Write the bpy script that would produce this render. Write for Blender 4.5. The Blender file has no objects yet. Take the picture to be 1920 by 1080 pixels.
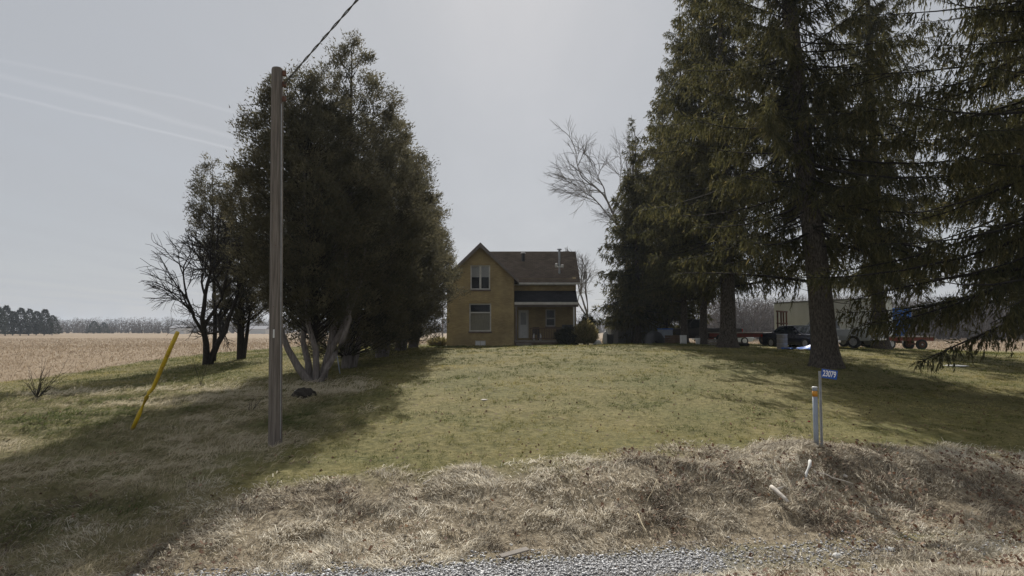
import bpy, math, numpy as np
from mathutils import Vector, Matrix
R = math.radians
rng = np.random.default_rng(7)
SC = bpy.context.scene
COL = SC.collection
# ------------------------------------------------------------------ camera, sky, sun, exposure
F = 1251.0; PITCH = math.atan(78/F); CZ = 2.5
cam_d = bpy.data.cameras.new('camera'); cam = bpy.data.objects.new('camera', cam_d); COL.objects.link(cam)
cam.location = (0, 0, CZ); cam.rotation_euler = (R(90)+PITCH, 0, 0)
cam_d.sensor_width = 36; cam_d.lens = 36*F/1920; cam_d.clip_start = .1; cam_d.clip_end = 6000
SC.camera = cam
SUN_AZ, SUN_EL = R(-1.5), R(36.5)          # azimuth clockwise from +Y
W = bpy.data.worlds.new('World'); SC.world = W; W.use_nodes = True
def build_world():
    nt = W.node_tree; N = nt.nodes; L = nt.links
    bg = N['Background']; bg.inputs['Strength'].default_value = .092
    sky = N.new('ShaderNodeTexSky'); sky.sky_type = 'NISHITA'; sky.sun_disc = False
    sky.sun_elevation = SUN_EL; sky.sun_rotation = SUN_AZ
    sky.air_density = 1.0; sky.dust_density = 1.6; sky.ozone_density = 1.0; sky.altitude = 200
    tc = N.new('ShaderNodeTexCoord')
    sep = N.new('ShaderNodeSeparateXYZ'); L.new(tc.outputs['Generated'], sep.inputs[0])
    def m(op, a, b=None, c=None):
        n = N.new('ShaderNodeMath'); n.operation = op
        for i, x in enumerate((a, b, c)):
            if x is None: continue
            if isinstance(x, (int, float)): n.inputs[i].default_value = x
            else: L.new(x, n.inputs[i])
        return n.outputs[0]
    zc = m('MAXIMUM', sep.outputs[2], .03)
    px = m('DIVIDE', sep.outputs[0], zc); py = m('DIVIDE', sep.outputs[1], zc)
    comb = N.new('ShaderNodeCombineXYZ'); L.new(px, comb.inputs[0]); L.new(py, comb.inputs[1])
    mp = N.new('ShaderNodeMapping'); mp.inputs['Rotation'].default_value = (0, 0, R(24)); mp.inputs['Scale'].default_value = (.5, .12, 1)
    L.new(comb.outputs[0], mp.inputs[0])
    no = N.new('ShaderNodeTexNoise'); no.inputs['Scale'].default_value = 1.4; no.inputs['Detail'].default_value = 6; no.inputs['Roughness'].default_value = .6
    L.new(mp.outputs[0], no.inputs['Vector'])
    rp = N.new('ShaderNodeMapRange'); rp.inputs[1].default_value = .35; rp.inputs[2].default_value = .75; rp.inputs[3].default_value = .62; rp.inputs[4].default_value = .69
    L.new(no.outputs['Fac'], rp.inputs[0])
    # thin high veil of cloud over the whole sky
    lum = N.new('ShaderNodeRGBToBW'); L.new(sky.outputs[0], lum.inputs[0])
    veil = N.new('ShaderNodeVectorMath'); veil.operation = 'SCALE'; veil.inputs[0].default_value = (.955, .99, 1.05)
    L.new(m('ADD', m('MULTIPLY', m('POWER', lum.outputs[0], .10), 2.0), 2.4), veil.inputs['Scale'])
    mix = N.new('ShaderNodeMix'); mix.data_type = 'RGBA'
    L.new(m('MULTIPLY', rp.outputs[0], 1.45), mix.inputs[0]); L.new(sky.outputs[0], mix.inputs[6]); L.new(veil.outputs[0], mix.inputs[7])
    # old aircraft trails: straight lines on the cloud plane
    wob = N.new('ShaderNodeTexNoise'); wob.inputs['Scale'].default_value = .9; wob.inputs['Detail'].default_value = 4; L.new(comb.outputs[0], wob.inputs['Vector'])
    acc = None
    def d(pxx, pyy):
        x = (pxx-960)/F; y = (540-pyy)/F; c, s = math.cos(PITCH), math.sin(PITCH)
        return (x, c-s*y, s+c*y)
    for (a, b, w, k) in (((0, 175), (330, 255), .035, .36), ((0, 138), (450, 262), .06, .24), ((240, 165), (440, 212), .035, .2)):
        A = d(*a); B = d(*b); ax, ay = A[0]/A[2], A[1]/A[2]; bx, by = B[0]/B[2], B[1]/B[2]
        l = math.hypot(bx-ax, by-ay); nx, ny = -(by-ay)/l, (bx-ax)/l; tx, ty = (bx-ax)/l, (by-ay)/l
        dist = m('ABSOLUTE', m('ADD', m('ADD', m('MULTIPLY', px, nx), m('MULTIPLY', py, ny)), m('SUBTRACT', m('MULTIPLY', wob.outputs['Fac'], .22), nx*ax+ny*ay+.11)))
        f = m('MAXIMUM', m('SUBTRACT', 1.0, m('DIVIDE', dist, w)), 0.0)
        al = m('ADD', m('MULTIPLY', px, tx), m('MULTIPLY', py, ty)); s0 = tx*ax+ty*ay
        gate = m('MULTIPLY', m('LESS_THAN', al, s0+l*1.5), m('GREATER_THAN', al, s0-l*1.0))
        f = m('MULTIPLY', m('MULTIPLY', f, gate), m('MULTIPLY', wob.outputs['Fac'], k*.7))
        acc = f if acc is None else m('ADD', acc, f)
    up = m('GREATER_THAN', sep.outputs[2], .04)
    mix2 = N.new('ShaderNodeMix'); mix2.data_type = 'RGBA'
    L.new(m('MULTIPLY', acc, up), mix2.inputs[0]); L.new(mix.outputs[2], mix2.inputs[6]); mix2.inputs[7].default_value = (9, 9, 9.2, 1)
    L.new(mix2.outputs[2], bg.inputs['Color'])
build_world()
sun_d = bpy.data.lights.new('sun', 'SUN'); sun = bpy.data.objects.new('sun', sun_d); COL.objects.link(sun)
sun_d.energy = 5.0; sun_d.angle = R(.6); sun_d.color = (1, .955, .88)
sun.rotation_euler = Vector((math.sin(SUN_AZ)*math.cos(SUN_EL), math.cos(SUN_AZ)*math.cos(SUN_EL), math.sin(SUN_EL))).to_track_quat('Z', 'Y').to_euler()
sun.location = (10, 120, 140)
vs = SC.view_settings; vs.view_transform = 'Standard'; vs.look = 'None'; vs.gamma = 1; vs.use_curve_mapping = False; vs.exposure = 0.12
SC.cycles.max_bounces = 6; SC.cycles.transparent_max_bounces = 8; SC.cycles.volume_bounces = 0
SC.cycles.sample_clamp_indirect = 6

# ------------------------------------------------------------------ helpers
def at(px, py, D):
    x = (px-960)/F; y = (540-py)/F; c, s = math.cos(PITCH), math.sin(PITCH)
    d = np.array([x, c-s*y, s+c*y]); d *= D/d[1]
    return np.array([d[0], d[1], d[2]+CZ])
def tag(o, label=None, cat=None, group=None, kind=None):
    if label: o['label'] = label
    if cat: o['category'] = cat
    if group: o['group'] = group
    if kind: o['kind'] = kind
    return o
def empty(name, loc, rz=0, **k):
    o = bpy.data.objects.new(name, None); o.empty_display_size = .3; COL.objects.link(o)
    o.location = loc; o.rotation_euler = (0, 0, rz); return tag(o, **k)
def link(name, me, mat, parent=None):
    o = bpy.data.objects.new(name, me); COL.objects.link(o)
    if mat is not None and not me.materials: me.materials.append(mat)
    if parent is not None: o.parent = parent
    return o
def np_mesh(name, V, Fc, rnd=None, smooth=False):
    V = np.asarray(V, np.float32); Fc = np.asarray(Fc, np.int32); k = Fc.shape[1]
    me = bpy.data.meshes.new(name); me.vertices.add(len(V)); me.vertices.foreach_set('co', V.ravel())
    me.loops.add(Fc.size); me.loops.foreach_set('vertex_index', Fc.ravel())
    me.polygons.add(len(Fc)); me.polygons.foreach_set('loop_start', np.arange(0, Fc.size, k, dtype=np.int32))
    if smooth: me.polygons.foreach_set('use_smooth', np.ones(len(Fc), bool))
    if rnd is not None:
        a = me.attributes.new('rnd', 'FLOAT', 'FACE'); a.data.foreach_set('value', np.asarray(rnd, np.float32))
    me.update(calc_edges=True); return me
def copy_tree(o, parent=None):
    c = o.copy(); COL.objects.link(c)
    if parent is not None: c.parent = parent
    for ch in list(o.children): copy_tree(ch, c)
    return c
class MB:
    def __init__(s): s.v = []; s.f = []
    def add(s, V, Fc):
        n = len(s.v); s.v += [tuple(map(float, p)) for p in V]; s.f += [tuple(i+n for i in q) for q in Fc]; return s
    def box(s, x0, x1, y0, y1, z0, z1, taper=0):
        t = taper
        return s.add([(x0, y0, z0), (x1, y0, z0), (x1, y1, z0), (x0, y1, z0), (x0+t, y0+t, z1), (x1-t, y0+t, z1), (x1-t, y1-t, z1), (x0+t, y1-t, z1)],
                     [(0, 3, 2, 1), (4, 5, 6, 7), (0, 1, 5, 4), (1, 2, 6, 5), (2, 3, 7, 6), (3, 0, 4, 7)])
    def prism(s, poly, y0, y1):            # polygon in x,z, extruded along y
        n = len(poly); V = [(x, y0, z) for x, z in poly]+[(x, y1, z) for x, z in poly]
        return s.add(V, [tuple(range(n)), tuple(range(2*n-1, n-1, -1))]+[(i, i+n, (i+1) % n+n, (i+1) % n) for i in range(n)])
    def tube(s, pts, rad, n=6, cap=True):
        P = [Vector(p) for p in pts]; m = len(P); b = len(s.v); up = Vector((.13, .21, 1))
        for i, p in enumerate(P):
            t = (P[min(i+1, m-1)]-P[max(i-1, 0)])
            if t.length < 1e-7: t = Vector((0, 0, 1))
            t.normalize(); u = t.cross(up if abs(t.z) < .9 else Vector((1, .2, 0))).normalized(); w = t.cross(u)
            r = rad[i] if hasattr(rad, '__len__') else rad
            for k in range(n):
                a = 2*math.pi*k/n; s.v.append(tuple(p+u*(r*math.cos(a))+w*(r*math.sin(a))))
        for i in range(m-1):
            for k in range(n):
                a = b+i*n+k; c = b+i*n+(k+1) % n; s.f.append((a, c, c+n, a+n))
        if cap: s.f.append(tuple(b+k for k in range(n-1, -1, -1))); s.f.append(tuple(b+(m-1)*n+k for k in range(n)))
        return s
    def cyl(s, p0, p1, r, n=12, r1=None): return s.tube([p0, p1], [r, r if r1 is None else r1], n)
    def build(s, name, mat, parent=None, smooth=False, bevel=0, off=None):
        me = bpy.data.meshes.new(name); V = s.v
        if off is not None: V = [(x-off[0], y-off[1], z-off[2]) for x, y, z in V]
        me.from_pydata(V, [], s.f); me.update()
        if smooth: me.polygons.foreach_set('use_smooth', [True]*len(me.polygons))
        o = link(name, me, mat, parent)
        if bevel:
            md = o.modifiers.new('bevel', 'BEVEL'); md.width = bevel; md.segments = 2; md.limit_method = 'ANGLE'; md.angle_limit = R(35)
        return o
# value noise
_tab = np.random.default_rng(3).random((256, 256))
def vnoise(x, y):
    x = np.asarray(x, float); y = np.asarray(y, float)
    xi = np.floor(x).astype(int); yi = np.floor(y).astype(int); fx = x-xi; fy = y-yi
    fx = fx*fx*(3-2*fx); fy = fy*fy*(3-2*fy)
    g = lambda a, b: _tab[a % 256, b % 256]
    return (g(xi, yi)*(1-fx)+g(xi+1, yi)*fx)*(1-fy)+(g(xi, yi+1)*(1-fx)+g(xi+1, yi+1)*fx)*fy
def fbm(x, y, o=4):
    t = 0; a = .5; n = 0
    for i in range(o): t = t+a*vnoise(x*2**i+17*i, y*2**i+5*i); n += a; a *= .5
    return t/n
def sstep(a, b, x):
    t = np.clip((np.asarray(x, float)-a)/(b-a), 0, 1); return t*t*(3-2*t)

# ------------------------------------------------------------------ materials
def newmat(name):
    m = bpy.data.materials.new(name); m.use_nodes = True; return m, m.node_tree.nodes, m.node_tree.links, m.node_tree.nodes['Principled BSDF']
def ramp(N, stops):
    r = N.new('ShaderNodeValToRGB'); e = r.color_ramp.elements
    while len(e) < len(stops): e.new(.5)
    for q, (p, c) in zip(e, stops): q.position = p; q.color = (*c, 1)
    return r
def pmat(name, c1, c2=None, scale=6, rough=.7, bump=0, metal=0, stretch=(1, 1, 1), spec=.5, detail=6, lo=.35, hi=.65, bscale=None, c3=None):
    m, N, L, P = newmat(name); P.inputs['Roughness'].default_value = rough; P.inputs['Metallic'].default_value = metal
    P.inputs['Specular IOR Level'].default_value = spec
    if c2 is None: c2 = tuple(x*.8 for x in c1)
    tc = N.new('ShaderNodeTexCoord'); mp = N.new('ShaderNodeMapping'); mp.inputs['Scale'].default_value = stretch; L.new(tc.outputs['Object'], mp.inputs[0])
    no = N.new('ShaderNodeTexNoise'); no.inputs['Scale'].default_value = scale; no.inputs['Detail'].default_value = detail; no.inputs['Roughness'].default_value = .65; L.new(mp.outputs[0], no.inputs['Vector'])
    st = [(lo, c1), (hi, c2)] if c3 is None else [(lo, c1), ((lo+hi)/2, c2), (hi, c3)]
    r = ramp(N, st); L.new(no.outputs['Fac'], r.inputs[0]); L.new(r.outputs[0], P.inputs['Base Color'])
    if bump:
        b = N.new('ShaderNodeBump'); b.inputs['Strength'].default_value = bump; b.inputs['Distance'].default_value = .02
        n2 = no
        if bscale:
            n2 = N.new('ShaderNodeTexNoise'); n2.inputs['Scale'].default_value = bscale; n2.inputs['Detail'].default_value = 5; L.new(mp.outputs[0], n2.inputs['Vector'])
        L.new(n2.outputs['Fac'], b.inputs['Height']); L.new(b.outputs[0], P.inputs['Normal'])
    return m
def leafmat(name, stops, trans=.3, rough=.75):
    m, N, L, P = newmat(name); P.inputs['Roughness'].default_value = rough; P.inputs['Specular IOR Level'].default_value = .25
    a = N.new('ShaderNodeAttribute'); a.attribute_name = 'rnd'
    r = ramp(N, stops); L.new(a.outputs['Fac'], r.inputs[0]); L.new(r.outputs[0], P.inputs['Base Color'])
    t = N.new('ShaderNodeBsdfTranslucent'); L.new(r.outputs[0], t.inputs['Color'])
    mx = N.new('ShaderNodeMixShader'); mx.inputs[0].default_value = trans
    L.new(P.outputs[0], mx.inputs[1]); L.new(t.outputs[0], mx.inputs[2]); L.new(mx.outputs[0], N['Material Output'].inputs[0])
    return m
def glassmat(name, tint=(.02, .025, .03), mixf=.4):
    m, N, L, P = newmat(name); P.inputs['Base Color'].default_value = (*tint, 1); P.inputs['Roughness'].default_value = .06
    t = N.new('ShaderNodeBsdfTransparent'); mx = N.new('ShaderNodeMixShader'); mx.inputs[0].default_value = mixf
    L.new(t.outputs[0], mx.inputs[1]); L.new(P.outputs[0], mx.inputs[2]); L.new(mx.outputs[0], N['Material Output'].inputs[0]); return m
M = {}
M['spruce'] = leafmat('spruce_needles', [(0, (.040, .041, .017)), (.5, (.088, .084, .032)), (.85, (.135, .118, .046)), (1, (.21, .165, .07))], .5)
M['cedar'] = leafmat('cedar_foliage', [(0, (.055, .052, .034)), (.45, (.098, .090, .054)), (.8, (.14, .125, .075)), (1, (.21, .18, .11))], .5)
M['shrubleaf'] = leafmat('shrub_leaves', [(0, (.12, .11, .04)), (.5, (.26, .22, .09)), (1, (.42, .35, .17))], .45)
M['yew'] = leafmat('dark_shrub_leaves', [(0, (.015, .018, .01)), (1, (.05, .05, .02))], .2)
M['lawn'] = leafmat('lawn_blades', [(0, (.065, .082, .014)), (.28, (.15, .148, .030)), (.6, (.27, .232, .066)), (1, (.50, .42, .19))], .4)
M['dry'] = leafmat('dry_blades', [(0, (.12, .095, .075)), (.2, (.38, .33, .255)), (.55, (.67, .615, .505)), (1, (.88, .84, .75))], .55)
M['rough'] = leafmat('rough_blades', [(0, (.09, .11, .035)), (.3, (.20, .19, .085)), (.65, (.40, .345, .225)), (1, (.60, .53, .40))], .42)
M['stubble'] = leafmat('stubble_bits', [(0, (.15, .105, .065)), (.5, (.33, .25, .165)), (.85, (.46, .365, .26)), (1, (.72, .65, .53))], .3)
M['deadleaf'] = leafmat('dead_leaves', [(0, (.07, .035, .022)), (.6, (.17, .095, .06)), (1, (.36, .24, .16))], .25)
M['bark_spruce'] = pmat('bark_spruce', (.035, .029, .024), (.15, .128, .108), 7, .95, 1.0, stretch=(3, 3, 1.1), bscale=12, lo=.38, hi=.66, spec=.1)
M['bark_cedar'] = pmat('bark_cedar', (.09, .075, .068), (.21, .185, .17), 5, .9, .8, stretch=(4, 4, .5), bscale=9)
M['bark_dark'] = pmat('bark_dark', (.022, .019, .016), (.05, .043, .036), 6, .95, .6, stretch=(3, 3, .7), spec=.1)
M['bark_grey'] = pmat('bark_grey', (.14, .13, .12), (.23, .21, .195), 5, .9, .4, stretch=(3, 3, .7))
M['farwood'] = leafmat('far_bare_twigs', [(0, (.06, .05, .045)), (.5, (.11, .095, .085)), (1, (.17, .15, .135))], .15, .9)
M['farpine'] = leafmat('far_pine_needles', [(0, (.012, .018, .010)), (1, (.040, .048, .025))], .15, .9)
M['pole'] = pmat('weathered_pole', (.085, .07, .06), (.22, .19, .165), 3, .85, .7, stretch=(9, 9, .35), bscale=6)
M['yellow'] = pmat('yellow_plastic', (.62, .43, .015), (.40, .26, .03), 6, .5, lo=.4, hi=.72)
M['wire'] = pmat('cable', (.05, .05, .05), (.09, .09, .09), 8, .6)
M['steel'] = pmat('galvanised_steel', (.32, .33, .35), (.46, .47, .49), 9, .5, metal=.6)
M['rust'] = pmat('rusty_steel', (.08, .035, .024), (.16, .075, .05), 7, .85, .3)
M['redpaint'] = pmat('faded_red_paint', (.26, .05, .035), (.17, .055, .04), 5, .7)
M['blue'] = pmat('blue_sign_sheet', (.008, .075, .36), (.010, .09, .42), 4, .4)
M['bluepaint'] = pmat('blue_farm_paint', (.012, .10, .40), (.02, .13, .46), 3, .5)
M['tarp'] = pmat('blue_tarp', (.02, .12, .50), (.05, .20, .62), 4, .45, .5)
M['white'] = pmat('white_paint', (.70, .70, .69), (.58, .58, .57), 2.5, .5)
M['greypost'] = pmat('grey_plastic', (.30, .34, .40), (.24, .27, .32), 4, .5)
M['orange'] = pmat('orange_band', (.62, .28, .02), (.52, .22, .02), 8, .5)
M['whiteletter'] = pmat('white_reflective', (.85, .86, .87), (.80, .80, .82), 4, .4)
M['trim'] = pmat('house_trim', (.62, .60, .57), (.48, .46, .43), 3, .6)
M['fasciabrown'] = pmat('brown_fascia', (.14, .115, .105), (.20, .17, .155), 2, .7)
M['sill'] = pmat('sill_stone', (.11, .08, .07), (.16, .12, .10), 5, .8)
M['blind'] = pmat('window_blind', (.80, .80, .80), (.72, .72, .73), 2, .8)
M['curtain'] = pmat('pale_curtain', (.58, .53, .38), (.42, .38, .27), 5, .9, stretch=(6, 1, .4))
M['dark'] = pmat('painted_shade', (.02, .02, .022), (.03, .03, .03), 3, .9)  # near-black colour put in for the shade of unlit hollows
M['wood_grey'] = pmat('weathered_wood', (.17, .145, .12), (.28, .245, .21), 4, .85, .4, stretch=(1, 1, 6))
M['wood_brown'] = pmat('brown_wood', (.11, .07, .045), (.18, .12, .08), 4, .85, .3)
M['concrete'] = pmat('foundation_concrete', (.22, .20, .18), (.32, .30, .27), 4, .9, .2)
M['tyre'] = pmat('tyre_rubber', (.018, .018, .018), (.03, .03, .03), 9, .85)
M['rim'] = pmat('wheel_rim', (.35, .35, .36), (.5, .5, .5), 5, .4, metal=.7)
M['carblue'] = pmat('dark_blue_car_paint', (.012, .016, .035), (.018, .022, .04), 2, .22, spec=.6)
M['carwhite'] = pmat('pale_car_paint', (.50, .52, .55), (.44, .46, .49), 2, .3, spec=.6)
M['pickup'] = pmat('silver_truck_paint', (.46, .48, .50), (.38, .40, .42), 2, .35, spec=.6)
M['darktruck'] = pmat('dark_truck_paint', (.022, .020, .018), (.045, .038, .032), 3, .5)
M['chrome'] = pmat('chrome', (.6, .6, .62), (.5, .5, .52), 4, .2, metal=1)
M['redlens'] = pmat('red_lens', (.35, .02, .015), (.28, .015, .012), 6, .25)
M['lens'] = pmat('clear_lens', (.6, .6, .58), (.5, .5, .5), 6, .2)
M['trailer'] = pmat('white_trailer_skin', (.82, .84, .87), (.70, .72, .75), 1.2, .5, stretch=(1, 1, .4))
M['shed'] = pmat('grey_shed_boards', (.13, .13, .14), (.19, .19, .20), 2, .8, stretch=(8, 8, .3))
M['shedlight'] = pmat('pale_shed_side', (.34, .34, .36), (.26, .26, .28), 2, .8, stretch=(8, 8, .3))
M['black'] = pmat('black_plastic', (.015, .015, .016), (.025, .025, .027), 6, .5)
M['bone'] = pmat('bleached_wood', (.62, .57, .50), (.45, .40, .34), 7, .85, .3, stretch=(1, 1, 4))
M['stone'] = pmat('white_stone', (.66, .65, .62), (.5, .49, .46), 8, .85, .4)
M['gravel'] = leafmat('gravel_stones', [(0, (.17, .165, .165)), (.4, (.42, .415, .42)), (.75, (.66, .655, .655)), (1, (.88, .88, .88))], 0.0, .4)
M['straw'] = pmat('straw', (.5, .42, .28), (.36, .29, .18), 9, .9)
M['paper'] = pmat('pale_litter', (.75, .74, .72), (.6, .6, .58), 6, .7)
M['glass'] = glassmat('window_glass', mixf=.22); M['carglass'] = glassmat('car_glass', (.03, .04, .045), .6)
def brickmat():
    m, N, L, P = newmat('yellow_brick'); P.inputs['Roughness'].default_value = .85
    tc = N.new('ShaderNodeTexCoord'); sp = N.new('ShaderNodeSeparateXYZ'); L.new(tc.outputs['Object'], sp.inputs[0])
    ad = N.new('ShaderNodeMath'); ad.operation = 'ADD'; L.new(sp.outputs[0], ad.inputs[0]); L.new(sp.outputs[1], ad.inputs[1])
    cb = N.new('ShaderNodeCombineXYZ'); L.new(ad.outputs[0], cb.inputs[0]); L.new(sp.outputs[2], cb.inputs[1])
    b = N.new('ShaderNodeTexBrick'); L.new(cb.outputs[0], b.inputs['Vector']); b.inputs['Scale'].default_value = 1
    b.inputs['Brick Width'].default_value = .22; b.inputs['Row Height'].default_value = .075; b.inputs['Mortar Size'].default_value = .006
    b.inputs['Color1'].default_value = (.46, .355, .175, 1); b.inputs['Color2'].default_value = (.37, .275, .13, 1); b.inputs['Mortar'].default_value = (.27, .235, .17, 1)
    n = N.new('ShaderNodeTexNoise'); n.inputs['Scale'].default_value = .9; n.inputs['Detail'].default_value = 7; L.new(tc.outputs['Object'], n.inputs['Vector'])
    r = ramp(N, [(.3, (.70, .68, .65)), (.7, (1.12, 1.10, 1.04))]); L.new(n.outputs['Fac'], r.inputs[0])
    mx = N.new('ShaderNodeMix'); mx.data_type = 'RGBA'; mx.blend_type = 'MULTIPLY'; mx.inputs[0].default_value = 1
    L.new(b.outputs['Color'], mx.inputs[6]); L.new(r.outputs[0], mx.inputs[7]); L.new(mx.outputs[2], P.inputs['Base Color'])
    bp = N.new('ShaderNodeBump'); bp.inputs['Strength'].default_value = .5; bp.inputs['Distance'].default_value = .008; bp.invert = True
    L.new(b.outputs['Fac'], bp.inputs['Height']); L.new(bp.outputs[0], P.inputs['Normal']); return m
def shinglemat(name, c1, c2, axis=0):
    m, N, L, P = newmat(name); P.inputs['Roughness'].default_value = .95; P.inputs['Specular IOR Level'].default_value = .08
    tc = N.new('ShaderNodeTexCoord'); sp = N.new('ShaderNodeSeparateXYZ'); L.new(tc.outputs['Object'], sp.inputs[0])
    cb = N.new('ShaderNodeCombineXYZ'); L.new(sp.outputs[axis], cb.inputs[0]); L.new(sp.outputs[2], cb.inputs[1])
    b = N.new('ShaderNodeTexBrick'); L.new(cb.outputs[0], b.inputs['Vector']); b.inputs['Scale'].default_value = 1
    b.inputs['Brick Width'].default_value = .30; b.inputs['Row Height'].default_value = .10; b.inputs['Mortar Size'].default_value = .008
    b.inputs['Color1'].default_value = (*c1, 1); b.inputs['Color2'].default_value = (*c2, 1); b.inputs['Mortar'].default_value = (*[x*.5 for x in c1], 1)
    n = N.new('ShaderNodeTexNoise'); n.inputs['Scale'].default_value = 1.3; n.inputs['Detail'].default_value = 8; L.new(tc.outputs['Object'], n.inputs['Vector'])
    r = ramp(N, [(.3, (.7, .7, .7)), (.7, (1.1, 1.1, 1.1))]); L.new(n.outputs['Fac'], r.inputs[0])
    mx = N.new('ShaderNodeMix'); mx.data_type = 'RGBA'; mx.blend_type = 'MULTIPLY'; mx.inputs[0].default_value = 1
    L.new(b.outputs['Color'], mx.inputs[6]); L.new(r.outputs[0], mx.inputs[7]); L.new(mx.outputs[2], P.inputs['Base Color']); return m
M['brick'] = brickmat()
M['roofB'] = shinglemat('brown_shingles', (.12, .092, .070), (.165, .13, .10), 0)
M['roofA'] = shinglemat('brown_shingles_wing', (.12, .092, .070), (.165, .13, .10), 1)
M['porchroof'] = shinglemat('dark_shingles', (.018, .018, .021), (.030, .030, .034), 0)

# ------------------------------------------------------------------ terrain
YAW = R(9.5); CA, SA = math.cos(YAW), math.sin(YAW)
def uv(x, y): return x*CA+y*SA, y*CA-x*SA
ctrl = [(900, 880, 12.4), (1300, 854, 13.1), (640, 864, 13.0), (517, 832, 14.5), (248, 806, 16), (590, 716, 24), (385, 683, 36), (450, 673, 38),
        (100, 702, 35), (0, 770, 20), (0, 900, 12.2), (250, 900, 12.4), (960, 650, 48), (836, 651, 48), (1080, 649, 48), (1550, 687, 27), (1365, 651, 38), (1283, 644, 44),
        (1200, 645, 48), (1900, 722, 25), (1620, 657, 38), (1900, 664, 60), (1920, 862, 13.8), (1640, 846, 13.3), (800, 650, 44), (1480, 655, 39),
        (-400, 640, 140), (400, 642, 120), (820, 640, 110), (1200, 640, 110), (1500, 641, 115), (2300, 642, 120), (2700, 700, 34), (-900, 720, 30), (-900, 960, 10.5), (2900, 920, 11.5), (-300, 800, 16)]
CP = np.array([at(*c) for c in ctrl])
def _tps(r): return np.where(r > 0, r*r*np.log(np.maximum(r, 1e-9)), 0)
def _fit():
    n = len(CP); S = 30.0; X = CP[:, :2]/S
    A = _tps(np.linalg.norm(X[:, None]-X[None], axis=2))+np.eye(n)*.012
    Pm = np.hstack([np.ones((n, 1)), X]); K = np.zeros((n+3, n+3)); K[:n, :n] = A; K[:n, n:] = Pm; K[n:, :n] = Pm.T
    return np.linalg.solve(K, np.concatenate([CP[:, 2], np.zeros(3)])), X, S
_w, _X, _S = _fit()
def lawn_z(x, y):
    shp = np.shape(x); x = np.ravel(x).astype(float); y = np.ravel(y).astype(float)
    z = np.zeros(len(x))
    for i in range(0, len(x), 60000):
        q = np.stack([x[i:i+60000], y[i:i+60000]], 1)/_S
        z[i:i+60000] = _tps(np.linalg.norm(q[:, None]-_X[None], axis=2))@_w[:-3]+_w[-3]+q@_w[-2:]
    rr = np.hypot(x, y-20); k = sstep(75, 125, rr)
    return (z*(1-k)).reshape(shp)
SIGN = at(1540, 812, 13.2)
def ground_z(x, y, rough=True):
    x = np.asarray(x, float); y = np.asarray(y, float)
    u, v = uv(x, y); l = lawn_z(x, y)
    l = l+.20*np.exp(-(((x-SIGN[0])/1.0)**2+((y-SIGN[1]+.1)/.7)**2))
    n1 = fbm(x*.7, y*.7)-.5; n2 = fbm(x*3.1+9, y*3.1, 3)-.5
    dz = -.70+.05*n1                                              # ditch floor
    road = -.02*np.abs(v)/4
    sh = road+(dz-road)*sstep(5.6, 8.3, v)
    foot = 9.5+.2*n1; top = 12.35+.5*n1+.9*sstep(-3, -7, x)
    b = dz+(l-dz)*sstep(0, 1, (v-foot)/(top-foot))**.9
    z = np.where(v < 8.6, sh, b)
    if rough:
        bank = sstep(9.2, 10, v)*(1-sstep(12.0, 13.0, v)); left = sstep(-3.6, -6, x)*(1-sstep(24, 30, y))*sstep(9, 10, v)
        z = z+n2*(.18*bank+.24*left*(1-bank))+(n1*.10+n2*.07)*sstep(11, 13, v)*(1-sstep(60, 90, y))*np.where(np.abs(x) < 60, 1, 0)
    return z
def gz(x, y): return float(ground_z(np.array([x]), np.array([y]))[0])
def masks(x, y):
    x = np.asarray(x, float); y = np.asarray(y, float); u, v = uv(x, y)
    n = fbm(x*.35+3, y*.35, 4)-.5; n2 = fbm(x*1.3+3, y*1.3, 3)-.5
    field = np.maximum(sstep(-22.6, -23.6, x+1.8*n+.8*n2)*sstep(16, 19, v+3*n), sstep(70, 80, y+6*n-.5*np.maximum(-x-5, 0)))
    mound = np.exp(-(((x-SIGN[0])/1.1)**2+((y-SIGN[1]+.3)/.8)**2))
    bank = sstep(9.25, 9.6, v+.35*n2)*(1-sstep(11.9, 13.1, v+1.6*n2+1.4*n-1.1*mound))
    left = sstep(-3.7, -5.6, x+2.2*n2+1.5*n)*(1-sstep(20, 27, y+5*n))*sstep(9, 9.6, v)
    shoulder = (1-sstep(8.0, 8.5, v+.5*n2))*sstep(4, 4.6, v)
    over = .6*sstep(2.4, 5.0, x+2*n2)*sstep(7.8, 8.3, v)*(1-sstep(9, 9.6, v))
    dry = np.clip(np.maximum(np.maximum(bank, shoulder), over), 0, 1)*(1-field)*(1-.75*sstep(-3.6, -5.6, x+1.5*n2+n))
    return field, dry, left*(1-field)
def grow(a, b, step, far, k=1.13):
    mid = np.arange(a, b+step/2, step); lo = []; s = step; x = a
    while x > far[0]: s *= k; x -= s; lo.append(x)
    hi = []; s = step; x = b
    while x < far[1]: s *= k; x += s; hi.append(x)
    return np.array(lo[::-1]+list(mid)+hi)
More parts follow.
